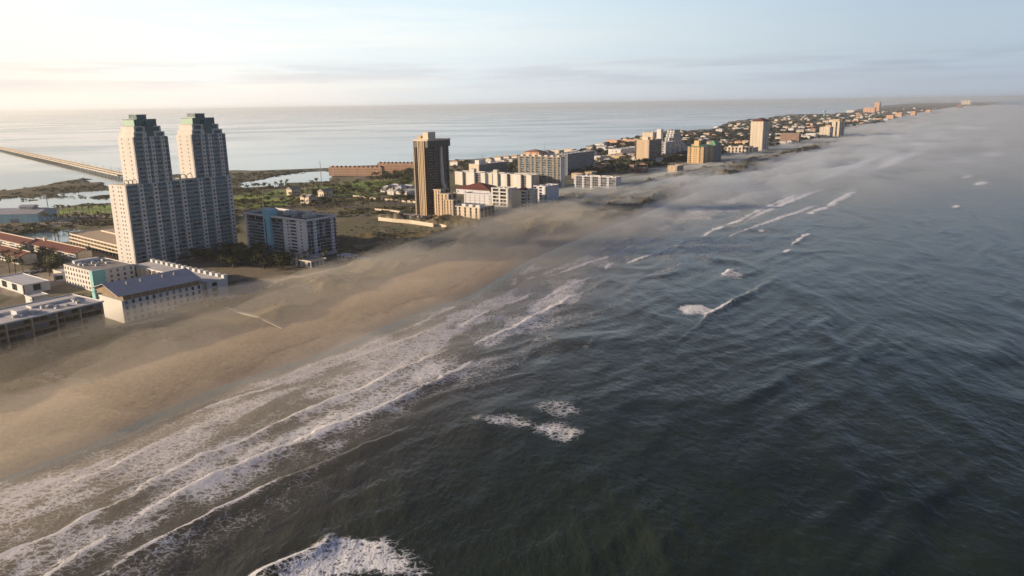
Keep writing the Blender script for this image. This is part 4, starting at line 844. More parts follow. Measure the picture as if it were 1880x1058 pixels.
b = Bld('curved_lodge', 'shaded pale blue curved lodge in front of the red roofed clubhouse', 'building', (902, 378), 35, 'lav', 'glass'); b.block(0, 14, 0, 40, 0, 12, 'B.B.B', 'W.W.W.W.W.W', 4, .8); b.roof(0, 14, 0, 40, 12, 'membrane'); b.done()
b = resort('motel', 'low grey balcony building standing alone in the misty dunes', 'apartment house', (1131, 350), 327, 1054, 1140, 35, 'lav', '..', 'BBBVBBBVBBBVBBBVBBBV', 5, rail='shade', slab='shade', glass='glass', ew=14, pent=((.2, .6, .1, .16, 2, 'white'), (.2, .6, .4, .46, 2, 'white'), (.2, .6, .7, .75, 2, 'white'))); b.done()
b = resort('tan_tower', 'square tan tower with sloping buttressed base and dark balcony side', 'high-rise', (1191, 300), 258, 1166, 1216, 38, 'tan', 'BBBBBBBB', 'w..ww.wwB', 13, rail='drail', slab='shade', pent=((.1, .3, .2, .6, 6, 'cream'), (.5, .7, .2, .5, 4, 'ochre')), ew=52, wglass='glass')
Lx, Ly, h = b.hw
for i in range(5): g = MB(); g.tube((-6, Ly*(.1+.2*i), 0), (0, Ly*(.1+.2*i), 9), .8, .8, 5); b.part('raking_strut', g, ['ochre'])
b.done()
# stepped white resort
b = Bld('stepped_resort', 'white terraced resort stepping up like a pyramid behind the tan tower', 'high-rise', (1232, 288), 35, 'lav', 'glass', 'white'); h = b.H(240)
for k in range(7):
    zb = h*k/7; x1 = 120-13*k; b.block(6*k, max(30+6*k, x1), 1.5*k, 26, zb, zb+h/7, 'BVBBVBBVBB', 'VB.BV', 2, 1.4, rail='white', slab='white', ww=.6)
b.box('white_wing', -2, 10, 24, 34, 0, h+3, 'white'); b.done()
b = resort('stepped_resort', 'shorter white wing of the terraced resort nearest the tan tower', 'apartment house', (1222, 290), 262, 1212, 1240, 35, 'lav', 'BBVBB', 'VBBV', 9, rail='white', slab='white', ew=46); b.done()
b = resort('bay_apartments', 'cream and white stepped apartments behind the tan tower on the bay side', 'apartment house', (1199, 262), 244, 1179, 1206, 35, 'cream', '.w.w.', 'w.w.w.w', 5, ew=60); b.done()
b = resort('green_roof_tower', 'ochre tower with green sloped roof edge and shaded side', 'high-rise', (1291, 301), 270, 1263, 1312, 38, 'ochre', 'BVBBVBB', 'VB.VV.BV', 9, rail='ochre', slab='ochre', pent=((.1, .25, .4, .7, 11, 'ochre'),), roofkind='hip', roofm='green', rh=3, ew=60)
b.done()
b = resort('green_roof_wing', 'dark shaded wing with green gable behind the ochre tower', 'apartment house', (1312, 298), 266, 1300, 1331, 38, 'shade', 'BWBBW', 'WW', 9, rail='shade', slab='shade', roofkind='hip', roofm='green', rh=8, ew=30, glass='bglass'); b.done()  # this wing's shade is put into its dark grey wall colour
b = resort('cream_tower', 'tall cream tower with red tiled crown among low houses', 'high-rise', (1399, 278), 223, 1379, 1416, 35, 'cream', 'BVBBVB', '.w.w.w.', 17, rail='rail', slab='lav', roofkind='hip', roofm='redroof', rh=7, ew=48, glass='bglass', pent=((.1, .5, .2, .7, 4, 'redroof'),)); b.done()
b = resort('tower_podium', 'cream arched podium running from the tall cream tower into the mist', 'building', (1384, 282), 272, 1331, 1388, 35, 'cream', '.B.', '.B.B.B.B.B.B.B.B', 2, ew=30, rail='lconc', pent=((.1, .5, .1, .2, 4, 'cream'), (.1, .5, .4, .55, 5, 'cream'), (.1, .5, .8, .9, 4, 'cream'))); b.done()
b = resort('brick_hotel', 'brown hotel with a grid of pale square windows rising from mist', 'hotel', (1466, 264), 246, 1433, 1470, 35, 'brick', '..', 'VVVVVVVVVV', 7, trim='brick', ww=.5, ew=20, wglass='glass', frame='white', d=.5); b.done()
b = resort('white_inn', 'small bright white inn in mist next to the brown hotel', 'hotel', (1497, 255), 246, 1480, 1506, 35, 'white', '.W.W', 'W.W.W', 4, ew=30); b.done()
b = resort('cream_hotel', 'cream slab hotel between the white inn and the paired tan tower', 'hotel', (1523, 254), 234, 1505, 1526, 35, 'cream', 'BBB', 'W.W.W.W', 8, ew=40); b.done()
b = resort('paired_tower', 'tan paired tower with dark side and notched rooftop', 'high-rise', (1540, 252), 224, 1528, 1556, 35, 'cream', 'BVBBV', '.B..', 13, ew=70, rail='drail', slab='shade', pent=((0, .3, .1, .9, 8, 'tan'), (.55, .9, .1, .9, 8, 'brick'))); b.done()
b = resort('misty_lodge', 'tan lodge half hidden in mist in front of the ochre tower', 'apartment house', (1243, 319), 306, 1226, 1264, 35, 'tan', 'BVBV', 'W.W.W', 4, ew=26, slab='tan', rail='tan'); b.done()
b = resort('brick_house', 'narrow red brown block at the foot of the tan tower', 'apartment house', (1163, 319), 304, 1156, 1168, 35, 'brick', 'W.W', '.w.', 4, ew=14, wglass='glass'); b.done()
b = resort('arcade', 'long low brown arcade building beneath the tan tower', 'building', (1180, 318), 310, 1166, 1186, 35, 'brick', 'B.B', 'B.B.B.B.B', 2, ew=20, rail='brown'); b.done()
b = resort('convention_hall', 'boxy white hall with dark doorway on the bay side', 'building', (1140, 289), 275, 1117, 1165, 35, 'white', '.....', '..W.w..', 2, ew=100); b.done()
b = resort('yellow_store', 'low ochre yellow store building in front of the white hall', 'building', (1137, 296), 288, 1099, 1142, 35, 'ochre', '.w.', 'w.w.w.w', 1, ew=30); b.done()
b = resort('bay_houses', 'long low peach terrace at the bay shore behind the white hall', 'apartment house', (1133, 264), 258, 1113, 1136, 35, 'peach', '.w.', 'w.w.w.w', 2, ew=20, roofm='redroof'); b.done()
b = resort('bay_houses', 'second low peach terrace on the bay shore touching the tan tower', 'apartment house', (1170, 264), 258, 1137, 1172, 35, 'peach', '.w.', 'w.w.w.w', 2, ew=20, roofm='redroof'); b.done()
b = resort('villa', 'peach villa with brown hipped roof on the bay shore', 'house', (990, 288), 280, 961, 996, 35, 'peach', '.W.', 'W.W.W', 2, ew=30, roofkind='hip', roofm='brick', rh=6); b.done()
b = resort('villa', 'grey roofed villa beside the peach villa on the bay shore', 'house', (1008, 287), 281, 991, 1012, 35, 'lav', '.W.', 'W.W', 2, ew=24, roofkind='hip', roofm='shade', rh=6); b.done()
b = resort('bay_flats', 'small cream flats on the bay shore above the dark slab', 'apartment house', (1027, 283), 277, 1011, 1032, 35, 'cream', '.W.', 'W.W.W', 3, ew=20); b.done()
b = resort('bay_flats', 'pair of small cream flats at the bend of the bay shore', 'apartment house', (1050, 281), 275, 1036, 1054, 35, 'cream', '.W.', 'W.W.W', 3, ew=20); b.done()
# far ends of the island
for c, top, pl, pr, lab, wl, fl in [((1606, 207), 198, 1585, 1608, 'pale pink block beside the far pink tower', 'peach', 8), ((1614, 205), 188, 1606, 1618, 'pink tower standing alone at the far end of town', 'peach', 16), ((1640, 219), 212, 1627, 1648, 'peach beachfront block rising out of far mist', 'peach', 5), ((1655, 215), 208, 1643, 1660, 'second peach beachfront block just behind the first in mist', 'peach', 6),
        ((1680, 214), 205, 1672, 1686, 'faint peach block lost in thick mist', 'peach', 6), ((1765, 199.5), 193, 1757, 1769, 'grey block alone in the sea mist near the horizon', 'brick', 8), ((1782, 192), 184.5, 1765, 1785, 'pale distant block at the end of the misty coast', 'cream', 10), ((1568, 207), 203, 1553, 1574, 'low white blocks on the bay side before the pink tower', 'white', 4),
        ((1708, 207), 202, 1700, 1712, 'small pale block barely visible in mist', 'peach', 5), ((1742, 187), 184, 1738, 1745, 'tiny white block on the far misty horizon', 'white', 8)]:
    b = resort('distant_hotel', lab, 'hotel', c, top, pl, pr, 35, wl, 'BVBV', 'W.W.W.W', fl, ew=60, slab=wl, rail=wl); b.done()
def townhouses(label, pl, pr, yb, yt, wall, n, azw):
    P0 = np.array(G(pl, yb, 2)); P1 = np.array(G(pr, yb+ (0), 2)); v = P1-P0; LL = float(np.hypot(*v)); ang = math.atan2(v[1], v[0])
    root = empty('townhouse_row', (P0[0], P0[1], 2), ang, label, 'apartment house'); h = solve(lambda q: -PX(P0[0], P0[1], 2+q)[1], -yt, 0, 80)*.8
    g = MB(); g.box(0, LL, 0, 16, 0, h); 
    w = LL/n
    for i in range(n):
        x0 = i*w; pts = [(x0+w*.1, h), (x0+w*.9, h)]+[(x0+w*.5+w*.4*math.cos(t), h+w*.35*math.sin(t)) for t in np.linspace(0, math.pi, 9)[1:-1]]
        q = [pts[0], pts[1]]+pts[2:]; k = len(q); g.add([(x, 0, z) for x, z in q]+[(x, 3, z) for x, z in q], [tuple(range(k)), tuple(range(2*k-1, k-1, -1))]+[((i2+1) % k, i2, k+i2, k+(i2+1) % k) for i2 in range(k)])
    g.build('wall', M[wall], root)
    for i in range(n):
        x0 = i*w; q = MB(); q.hip(x0+.5, x0+w-.5, 3, 16.6, h+.3, h+3.4); q.build('roof', M['redroof'], root)
        for f in range(3):
            for xx in (.3, .7): link('window', window_me(w*.2, 1.8, 'cream', 'glass'), root, (x0+w*xx, 0, 1+f*h/3.2), 0)
townhouses('long orange terrace of arched gables at the edge of the lagoon', 604, 701, 323, 305, 'peach', 12, 100)
townhouses('taller orange brown terrace of arched gables behind the dark bronze high-rise', 693, 764, 318, 297, 'peach', 10, 100)
# garden wall by the dark tower
def wall_thing(label, pts, h, m='cream'):
    W = GP(pts, 2); root = None; g = MB(); ox, oy = W[0]
    for a, b in zip(W[:-1], W[1:]):
        dx, dy = b[0]-a[0], b[1]-a[1]; L_ = math.hypot(dx, dy); nx, ny = -dy/L_*.4, dx/L_*.4
        p = [(a[0]-ox-nx, a[1]-oy-ny), (b[0]-ox-nx, b[1]-oy-ny), (b[0]-ox+nx, b[1]-oy+ny), (a[0]-ox+nx, a[1]-oy+ny)]; g.prism(p, -2, h)
    tag(g.build('boundary_wall', M[m], None, (ox, oy, 2)), label, 'wall')
wall_thing('long cream seawall in front of the car park by the dark bronze high-rise', [(695, 405), (720, 408), (756, 411), (796, 417)], 3.6)
wall_thing('short cream seawall stub ending at the dune shrubs', [(808, 416), (820, 419)], 2.6)
wall_thing('cream garden wall crossing behind the palms left of the dark bronze high-rise'.replace(' left of', ' near'), [(648, 362), (690, 366), (728, 370), (764, 373)], 2.4)
wall_thing('cream boundary wall along the road before the dark bronze high-rise', [(688, 386), (720, 389), (735, 391)], 2.0)
# water tower
def water_tower():
    P0 = G(1513, 214, 3); root = empty('water_tower', (P0[0], P0[1], 3), 0, 'pale blue round water tower on a single column above the houses', 'water tower')
    h = solve(lambda q: -PX(P0[0], P0[1], 3+q)[1], -203, 0, 120); g = MB(); g.tube((0, 0, 0), (0, 0, 4), 7, 3.2, 14); g.tube((0, 0, 4), (0, 0, h*.75), 3.2, 3, 14); g.build('column', M['pool'], root)
    g = MB(); rs = [(h*.68, 3.2), (h*.74, 8), (h*.80, 12), (h*.86, 13.5), (h*.92, 11.5), (h*.97, 6.5), (h, .5)]
    for (z0, r0), (z1, r1) in zip(rs[:-1], rs[1:]): g.tube((0, 0, z0), (0, 0, z1), r0, r1, 18)
    g.build('tank', M['pool'], root)
water_tower()
# masts
for (px, yb, yt, lab) in [(484, 383, 350, 'thin pale radio mast rising behind the blue and white hotel'), (590, 333, 295, 'slim grey mast at the edge of the lagoon'), (88, 380, 350, 'slim grey mast among the marsh pools'), (886, 300, 284, 'thin antenna mast behind the cream fronted slab'), (1081, 292, 268, 'thin mast in front of the bay shore'), (1000, 278, 262, 'thin mast by the bay villas')]:
    P0 = G(px, yb, 2); h = solve(lambda q: -PX(P0[0], P0[1], 2+q)[1], -yt, 0, 150); r = empty('radio_mast', (P0[0], P0[1], 2), 0, lab, 'mast')
    g = MB(); g.tube((0, 0, 0), (0, 0, h), .55, .25, 6); g.build('pole', M['steel'], r); g = MB()
    for k in range(3): g.box(-1.1, 1.1, -.12, .12, h*(.7+.1*k), h*(.7+.1*k)+.3)
    g.build('crossarm', M['steel'], r)
# causeway
def causeway():
    A1 = np.array(G(-60, 257, 9)); A0 = np.array(G(228, 321.5, 6)); v = A0-A1; LL = float(np.hypot(*v)); ang = math.atan2(v[1], v[0]); A1 = A1-v*.6; LL *= 1.6
    root = empty('causeway_bridge', (A1[0], A1[1], 0), ang, 'long low concrete causeway bridge crossing the bay to the island', 'bridge')
    dk = MB(); z = 6.0
    for y0, y1 in ((-11, -2), (3, 12)): dk.box(0, LL, y0, y1, z-1.0, z)
    dk.build('deck', [M['pipe']], root); rd = MB()
    for y0, y1 in ((-10.2, -2.8), (3.8, 11.2)): rd.box(0, LL, y0, y1, z+.001, z+.05)
    rd.build('roadway', [M['road']], root); rl = MB()
    for y in (-11, -2.35, 3, 11.65): rl.box(0, LL, y, y+.35, z, z+1.1)
    rl.build('railing', [M['pipe']], root)
    n = 100; st = min(LL/n, 24)
    for i in range(n):
        x = LL-6-i*st; g = MB()
        for y0, y1 in ((-10.5, -2.5), (3.5, 11.5)):
            g.box(x-1, x+1, y0, y1, z-2.0, z-1.0)
            for yy in (y0+1.5, y1-1.5): g.tube((x, yy, -3), (x, yy, z-2.0), .8, .8, 6)
        g.build('pier', [M['pipe']], root)
    if LL-6-n*st > 20:
        g = MB(); x = LL-6-n*st
        while x > 0:
            for y0, y1 in ((-10.5, -2.5), (3.5, 11.5)): g.box(x-1, x+1, y0, y1, -3, z-1.0)
            x -= st
        tag(g.build('pier', [M['pipe']], root), kind='stuff')
    lm = MB(); lm.tube((0, 0, 0), (0, 0, 10), .28, .18, 5); lm.box(-.2, .2, -2.4, 2.4, 9.8, 10.1); me = lm.mesh('street_lamp', [M['steel']])
    c_, s__ = math.cos(ang), math.sin(ang)
    for i in range(24):
        x = LL-30-i*58; o = link('street_lamp', me, None, (A1[0]+c_*x-s__*.5, A1[1]+s__*x+c_*.5, z-.5), ang)
        tag(o, 'slender lamp post in the row between the two causeway decks', 'street lamp', 'lamps along the causeway')
causeway()
# ------------------------------------------------------------------ vegetation
def palm_protos():
    out = []
    for sd in range(3):
        r = random.Random(sd+5); t = MB(); H = 1.0; ln = r.uniform(-.05, .08)
        for i in range(4): t.tube((ln*i/4, 0, i/4*H), (ln*(i+1)/4, 0, (i+1)/4*H), .030-.004*i, .026-.004*i, 6)
        c = MB()
        for k in range(17):
            a = 2*math.pi*k/17+r.uniform(-.2, .2); up = r.uniform(-.55, .9); Lf = r.uniform(.30, .38); p = Vector((ln, 0, 1.0)); prev = None
            for j in range(6):
                u = j/5; el = up-1.9*u*(.7 if up > .3 else 1); q = p.copy()
                w = .07*(1-u*.75)*(.6 if j == 0 else 1); sx, sy = -math.sin(a)*w, math.cos(a)*w
                cur = ((q.x-sx, q.y-sy, q.z-w*.5), (q.x, q.y, q.z+.01), (q.x+sx, q.y+sy, q.z-w*.5))
                if prev: c.add(list(prev)+list(cur), [(0, 1, 4, 3), (1, 2, 5, 4)])
                prev = cur; p = p+Vector((math.cos(a)*math.cos(el), math.sin(a)*math.cos(el), math.sin(el)))*Lf/5
        out.append((t.mesh('trunk', [M['trunk']], True), c.mesh('crown', [M['palmleaf']])))
    return out
def leaf_cloud(n, r, flat=1.0, size=.13, lumps=6, rough=.25, base=.0):
    v = []; f = []; cs = [(r.gauss(0, .45), r.gauss(0, .45), r.uniform(.1, .8)*flat, r.uniform(.28, .5)) for _ in range(lumps)]
    for i in range(n):
        cx, cy, cz, cr = r.choice(cs); d = Vector((r.gauss(0, 1), r.gauss(0, 1), r.gauss(0, 1))).normalized()*cr*r.uniform(.65, 1.05)
        p = Vector((cx, cy, cz))+Vector((d.x, d.y, d.z*.8*flat)); p.z = max(p.z, -.05)
        nrm = (d+Vector((r.gauss(0, .4), r.gauss(0, .4), r.gauss(0, .4)))).normalized(); q = nrm.to_track_quat('Z', 'Y'); s = size*r.uniform(.6, 1.3); k = len(v)
        for a, b in ((-1, -.6), (1, -.7), (.8, .8), (-.7, .9)): v.append(tuple(p+q @ Vector((a*s, b*s, 0))))
        f.append((k, k+1, k+2, k+3))
    return v, f
def tree_protos():
    out = []
    for sd in range(4):
        r = random.Random(sd+50); t = MB(); t.tube((0, 0, 0), (.02, 0, .4), .05, .035, 6)
        for k in range(3): a = k*2.1+sd; t.tube((.02, 0, .36), (.25*math.cos(a), .25*math.sin(a), .66), .03, .014, 5)
        c = MB(); v, f = leaf_cloud(420, r, .8, .065, 7); c.add([(x*.55, y*.55, z*.62+.38) for x, y, z in v], f)
        out.append((t.mesh('trunk', [M['trunk']], True), c.mesh('crown', [M['treeleaf'] if sd % 2 else M['darkleaf']])))
    return out
PALM = palm_protos(); TREE = tree_protos()
def ground_z(x, y): return float(land_fields(np.array([x]), np.array([y]))[2][0])
def plant(kind, px, py, h, label, group, hr=(0, 1)):
    x, y = G(px, py, 2); z = ground_z(x, y)
    if z < .3: return
    pi = random.randrange(3 if kind == 'palm_tree' else 4); t, c = (PALM if kind == 'palm_tree' else TREE)[pi]
    lo, hi = hr; sz = 'short' if h < lo+(hi-lo)*.34 else ('middle sized' if h < lo+(hi-lo)*.67 else 'tall')
    look = sz+' '+(('straight', 'leaning', 'full headed')[pi] if kind == 'palm_tree' else ('dark green', 'olive green')[pi % 2])
    label = look+' '+label; group = look+' '+group
    w = 1 if kind == 'palm_tree' else random.uniform(1.0, 1.5)
    r = empty(kind, (x, y, z-.1), random.uniform(0, 6.28), label, 'palm tree' if kind == 'palm_tree' else 'tree', group)
    sw = h*w; link('trunk', t, r, sc=(h*1.1, h*1.1, h)); link('crown', c, r, sc=(sw, sw, h))
def scatter(kind, poly, n, h0, h1, label, group, rowjit=None):
    bx = np.array(poly); k = 0; tries = 0
    while k < n and tries < n*40:
        tries += 1
        px = random.uniform(bx[:, 0].min(), bx[:, 0].max()); py = random.uniform(bx[:, 1].min(), bx[:, 1].max())
        if poly_sd(np.array([px]), np.array([py]), poly)[0] < 0: continue
        plant(kind, px, py, random.uniform(h0, h1), label, group, (h0, h1)); k += 1
def row(kind, pts, n, h0, h1, label, group, j=1.0):
    for i in range(n):
        u = (i+.5)/n*(len(pts)-1); k = min(int(u), len(pts)-2); u -= k
        plant(kind, pts[k][0]*(1-u)+pts[k+1][0]*u+random.uniform(-j, j), pts[k][1]*(1-u)+pts[k+1][1]*u+random.uniform(-j, j)*.5, random.uniform(h0, h1), label, group, (h0, h1))
scatter('tree', [(300,472),(440,462),(500,470),(560,480),(560,490),(470,496),(330,486)], 46, 7, 11, 'round tree at the feet of the towers and hotel', 'trees at the feet of the towers')
scatter('palm_tree', [(430,470),(500,476),(570,480),(660,480),(650,488),(500,492),(430,484)], 22, 7, 11, 'palm among dark trees before the blue and white hotel', 'palms by the blue and white hotel')
scatter('tree', [(30,460),(100,470),(118,490),(90,505),(20,500),(0,480)], 34, 6, 10, 'garden tree between the red roofed apartments', 'garden trees by the red roofed apartments')
scatter('palm_tree', [(40,470),(120,480),(100,508),(10,505)], 12, 8, 12, 'palm above the garden clump by red roofed apartments', 'palms by the red roofed apartments')
row('palm_tree', [(100, 449), (112, 448)], 2, 13, 14, 'bushy palm of the pair at the pond edge', 'two palms at the pond edge', .5)
row('palm_tree', [(75,411),(150,410),(222,408)], 26, 7, 11, 'palm in the row along the sandy lot across the pond', 'palms across the pond', 1.5)
row('palm_tree', [(70,398),(222,390)], 14, 8, 12, 'palm at the edge of the green golf grass by the marsh', 'palms at the golf grass edge', 2)
scatter('tree', [(196,455),(228,458),(228,474),(195,468)], 9, 5, 8, 'tree in front of the parking garage', 'trees in front of the parking garage')
scatter('palm_tree', [(436,345),(600,340),(760,325),(764,372),(640,378),(440,384)], 60, 8, 13, 'palm dotted over the golf course beyond the blue and white hotel', 'palms on the golf course')
scatter('tree', [(436,345),(600,340),(760,325),(764,372),(640,378),(440,384)], 58, 6, 11, 'bushy tree dotted over the golf course beyond the hotel', 'trees on the golf course')
row('palm_tree', [(612,384),(680,380),(760,384)], 16, 8, 12, 'palm in the avenue before the dark bronze high-rise', 'palms in the avenue', 2)
scatter('tree', [(690,322),(762,318),(762,332),(690,335)], 28, 8, 13, 'dense tree below the taller orange terrace', 'trees below the orange terrace')
row('palm_tree', [(600,303),(700,300)], 9, 11, 15, 'palm rising behind the long orange terrace', 'palms behind the orange terrace', 2)
scatter('tree', [(828,300),(862,298),(862,322),(828,318)], 26, 7, 11, 'tree in the thicket between the bronze tower and cream slab', 'trees behind the bronze tower')
scatter('palm_tree', [(1060,300),(1160,292),(1165,325),(1060,330)], 42, 9, 13, 'palm in the grove before the tan tower', 'palms before the tan tower')
scatter('tree', [(1050,298),(1160,292),(1165,325),(1060,332)], 50, 7, 12, 'tree in the grove before the tan tower', 'trees before the tan tower')
scatter('tree', [(935,300),(952,300),(952,330),(935,325)], 12, 8, 12, 'tree squeezed beside the wide dark balcony slab', 'trees beside the balcony slab')
scatter('palm_tree', [(380,560),(425,556),(420,572),(370,575)], 4, 4, 6, 'wind bent palm at the end of the finned terrace', 'palms at the finned terrace')
scatter('tree', [(130,545),(185,556),(200,572),(150,560)], 9, 3, 5, 'shrub tree between the hotel wings', 'shrub trees between the hotel wings')
# scrub: countless low bushes over marsh, dunes and between the houses
def scrub(name, label, n, region, hmin, hmax, m, rmax, seed, k=26):
    r = random.Random(seed); base = [np.array(leaf_cloud(k, r, .8, .30, 4)[0]) for _ in range(6)]; rg = np.random.default_rng(seed)
    bx = np.array(region); w = bx[:, 0]; vs = []
    px = rg.uniform(bx[:, 0].min(), bx[:, 0].max(), n*6); py = rg.uniform(bx[:, 1].min(), bx[:, 1].max(), n*6)
    ok = poly_sd(px, py, region) > 0; px = px[ok][:n]; py = py[ok][:n]
    d = FWD[None]*F_PX+RT[None]*(px[:, None]-940)+UP[None]*(529-py[:, None]); t = (2-HC)/d[:, 2]; x = d[:, 0]*t; y = d[:, 1]*t
    z = land_fields(x, y)[2]; ok = (z > .35); x, y, z = x[ok], y[ok], z[ok]; den = fbm(x/50, y/50, seed, 3); ok = den > .42; x, y, z = x[ok], y[ok], z[ok]
    for i in range(len(x)):
        s = rg.uniform(hmin, hmax); a = rg.uniform(0, 6.28); b_ = base[i % 6]; c, s2 = math.cos(a), math.sin(a)
        vs.append(np.stack([(b_[:, 0]*c-b_[:, 1]*s2)*s*1.5+x[i], (b_[:, 0]*s2+b_[:, 1]*c)*s*1.5+y[i], b_[:, 2]*s+z[i]-.1], -1))
    if not vs: return
    V = np.concatenate(vs); Q = np.arange(len(V)).reshape(-1, 4); tag(link(name, np_mesh(name, V, Q, [m], False)), label, None, None, 'stuff')
scrub('marsh_shrubs', 'dark olive mangrove scrub covering the marsh', 3600, [(-20,352),(80,340),(150,328),(228,328),(470,314),(600,312),(604,330),(520,345),(440,350),(228,372),(150,378),(0,395)], 1.0, 2.0, M['scrub'], 0, 3)
scrub('dune_shrubs', 'low brown green scrub on the dunes', 2600, [(0,660),(200,618),(400,565),(620,500),(640,420),(690,400),(880,425),(1010,390),(1130,360),(1290,325),(1290,342),(1130,398),(900,448),(700,505),(420,600),(200,680),(0,735)], .5, 1.3, M['scrub'], 0, 4, 14)
scrub('inland_shrubs', 'mixed shrubs on the golf course and verges', 2200, [(0,410),(228,395),(436,345),(760,322),(764,390),(620,400),(436,392),(436,430),(228,420),(0,430)], 1.0, 2.8, M['scrub'], 0, 5, 18)
TOWN = [(1050,285),(1100,268),(1185,252),(1240,243),(1302,240),(1332,229),(1380,219),(1480,211),(1560,208),(1700,192),(1700,205),(1620,225),(1560,235),(1520,250),(1440,268),(1330,282),(1240,300),(1170,310),(1060,325)]
scrub('town_trees', 'mass of small dark trees between the far houses', 3800, TOWN, 5, 10, M['darkleaf'], 0, 6, 22)
# ------------------------------------------------------------------ the little houses of the town
def house_me(wall, roof, k):
    r = random.Random(k); w, d, h = r.uniform(12, 24), r.uniform(10, 16), r.choice([5, 6.5, 8]); a = MB(); a.box(-w/2, w/2, -d/2, d/2, 0, h)
    for i in range(max(2, int(w/4))): a.box(-w/2+1.2+i*4-.0, -w/2+3.0+i*4, -d/2-.1, -d/2, h*.3, h*.55, 1)
    for i in range(max(2, int(d/4))): a.box(-w/2-.1, -w/2, -d/2+1.2+i*4, -d/2+3+i*4, h*.3, h*.55, 1)
    b = MB(); t = k % 3
    if t == 0: b.hip(-w/2-.6, w/2+.6, -d/2-.6, d/2+.6, h+.25, h+3)
    elif t == 1: b.gable(-w/2-.6, w/2+.6, -d/2-.6, d/2+.6, h+.3, h+3.4)
    else: b.box(-w/2-.3, w/2+.3, -d/2-.3, d/2+.3, h, h+.6)
    return a.mesh('wall', [M[wall], M['glass']]), b.mesh('roof', [M[roof]])
KINDS = [('white', 'membrane', 'white walled town house with white roof'), ('cream', 'greyroof', 'cream walled town house with grey roof'), ('cream', 'redroof', 'cream walled town house with red roof'), ('peach', 'brick', 'peach walled town house with brown roof'), ('tan', 'tan', 'tan walled town house with tan roof'), ('lav', 'lavroof', 'pale grey town house with metal roof'), ('white', 'tan', 'white walled town house with tan roof')]
HM = [[house_me(w, r, i*7+j) for j in range(3)] for i, (w, r, _) in enumerate(KINDS)]
BLOCKED = []
def town(n):
    placed = []; k = 0; tries = 0; bx = np.array(TOWN)
    while k < n and tries < 9000:
        tries += 1; px = random.uniform(1052, 1700); py = random.uniform(190, 325)
        if poly_sd(np.array([px]), np.array([py]), TOWN)[0] < 1: continue
        x, y = G(px, py, 3)
        if y > 9000 or any((x-a)**2+(y-b)**2 < 30**2 for a, b in placed) or ground_z(x, y) < 1: continue
        placed.append((x, y)); i = random.choice([0, 0, 1, 1, 2, 3, 4, 5, 6, 0, 1]); wm_, rm_ = random.choice(HM[i]); zone = 'beside the grove before the tan tower' if px < 1180 else 'behind the ochre tower' if px < 1300 else 'before the tall cream tower' if px < 1375 else 'behind the brown hotel' if px < 1470 else 'below the water tower' if px < 1530 else 'near the far pink tower' if px < 1620 else 'in mist at the end of town'
        r = empty('town_house', (x, y, 1.8), random.choice([.96, 2.53])+random.uniform(-.1, .1), KINDS[i][2]+', '+zone, 'house', KINDS[i][2].replace('town house', 'town houses')+' '+zone); sc = random.uniform(.9, 1.3) if px < 1460 else random.uniform(1.2, 1.7)
        link('wall', wm_, r, sc=(sc, sc, sc)); link('roof', rm_, r, sc=(sc, sc, sc)); k += 1
town(290)
def hamlet(label, group, spots, i):
    for px, py in spots:
        x, y = G(px, py, 2); wm_, rm_ = HM[i][random.randrange(3)]; r = empty('cottage', (x, y, 2), random.choice([.96, 2.53]), label, 'house', group); link('wall', wm_, r); link('roof', rm_, r)
hamlet('white cottage in the cluster at the foot of the bronze high-rise', 'white cottages by the bronze high-rise', [(716,352),(728,350),(740,353),(752,350),(725,357),(742,358),(756,356)], 0)
hamlet('pale low house on the bay side behind the cream fronted slab', 'bay side houses behind the cream slab', [(836,304),(848,302),(858,300),(900,297),(915,295),(930,294),(945,293),(925,299),(940,297)], 6)
hamlet('cream clubhouse cottage on the golf course', 'cottages on the golf course', [(566,373),(574,371),(598,362),(540,358)], 1)
hamlet('small house beside the wide dark balcony slab', 'houses beside the balcony slab', [(1068,318),(1078,310),(1090,305),(1070,300),(1100,300),(1095,315),(1062,328),(1110,308),(1085,325)], 4)
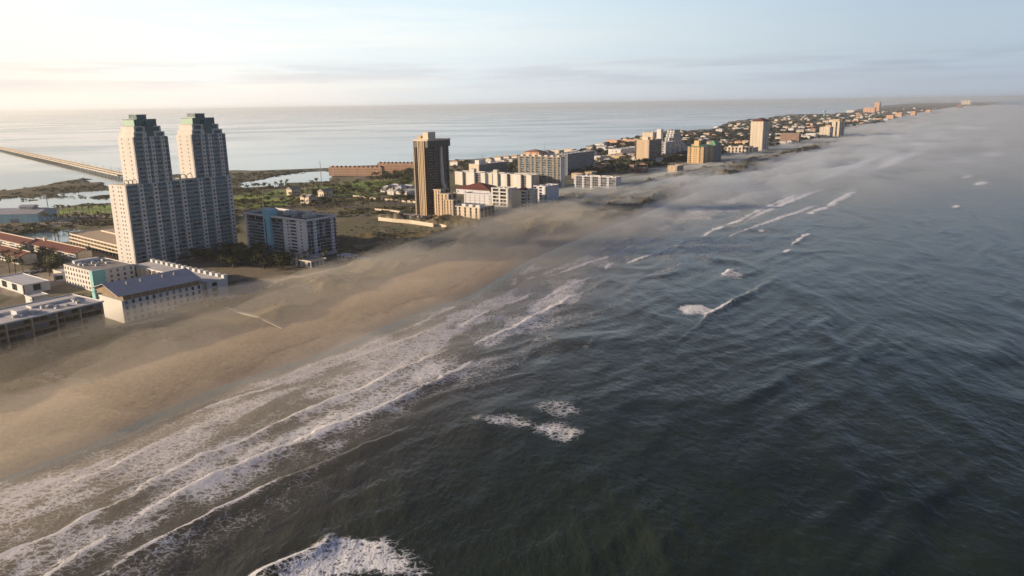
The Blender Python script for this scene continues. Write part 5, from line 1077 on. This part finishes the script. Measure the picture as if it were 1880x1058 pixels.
# ------------------------------------------------------------------ parked cars
def car_protos():
    b = MB(); b.box(-2.2, 2.2, -.9, .9, .35, .95)
    b.add([(-2.25,-.85,.55),(-2.25,.85,.55),(-2.25,.85,.9),(-2.25,-.85,.9),(-2.2,-.9,.5),(-2.2,.9,.5),(-2.2,.9,.95),(-2.2,-.9,.95)], [(0,3,2,1),(0,1,5,4),(2,3,7,6),(1,2,6,5),(3,0,4,7)])
    b.add([(-.95,-.72,1.42),(.75,-.72,1.42),(.75,.72,1.42),(-.95,.72,1.42),(-.95,-.72,1.38),(.75,-.72,1.38),(.75,.72,1.38),(-.95,.72,1.38)], [(0,1,2,3),(7,6,5,4),(0,4,5,1),(1,5,6,2),(2,6,7,3),(3,7,4,0)])
    g = MB(); g.add([(-1.75,-.85,.951),(1.45,-.85,.951),(1.45,.85,.951),(-1.75,.85,.951),(-.95,-.72,1.38),(.75,-.72,1.38),(.75,.72,1.38),(-.95,.72,1.38)], [(0,1,5,4),(1,2,6,5),(2,3,7,6),(3,0,4,7)])
    w = MB(); w.tube((0,-.12,0),(0,.12,0),.34,.34,10)
    return {k: b.mesh('body', [M[k]]) for k in ('carw', 'card', 'cars', 'carr')}, g.mesh('windows', [M['glass']]), w.mesh('wheel', [M['tyre']])
CB, CG, CWH = car_protos()
CN = {'carw': 'white', 'card': 'dark', 'cars': 'silver', 'carr': 'red'}
def cars(spots, ang, where, n_lab):
    for i, (px, py, k) in enumerate(spots):
        x, y = G(px, py, 2); r = empty('parked_car', (x, y, max(2.0, ground_z(x, y))+.02), ang+random.uniform(-.08, .08), CN[k]+' car parked '+where, 'car', 'cars parked '+where)
        link('body', CB[k], r); link('glazing', CG, r)
        for sx in (-1.35, 1.35):
            for sy in (-.85, .85): link('wheel', CWH, r, (sx, sy, .34))
q = ['carw', 'cars', 'card', 'carw', 'carr', 'cars', 'carw', 'card']
cars([(18+6*i, 517-1.1*i, q[i % 8]) for i in range(6)]+[(24+6*i, 512-1.1*i, q[(i+3) % 8]) for i in range(6)]+[(30+8*i, 506-1.3*i, q[(i+5) % 8]) for i in range(6)]+[(80+6*i, 498-1.5*i, q[(i+2) % 8]) for i in range(5)], 2.1, 'in the lot beside the aqua cornered hotel', 0)
cars([(440+9*i, 398-.4*i, q[(i+1) % 8]) for i in range(5)]+[(520+14*i, 390-.3*i, q[i % 8]) for i in range(5)]+[(640+12*i, 398-.3*i, q[(i+4) % 8]) for i in range(4)], .3, 'near the road beyond the blue and white hotel', 0)
cars([(720+7*i, 398+.7*i, q[i % 8]) for i in range(12)]+[(735+7*i, 402+.7*i, q[(i+3) % 8]) for i in range(8)], .9, 'in the misty lot behind the long seawall', 0)
cars([(90+11*i, 407-.2*i, q[(i+6) % 8]) for i in range(8)], .2, 'on the sandy lot across the pond', 0)
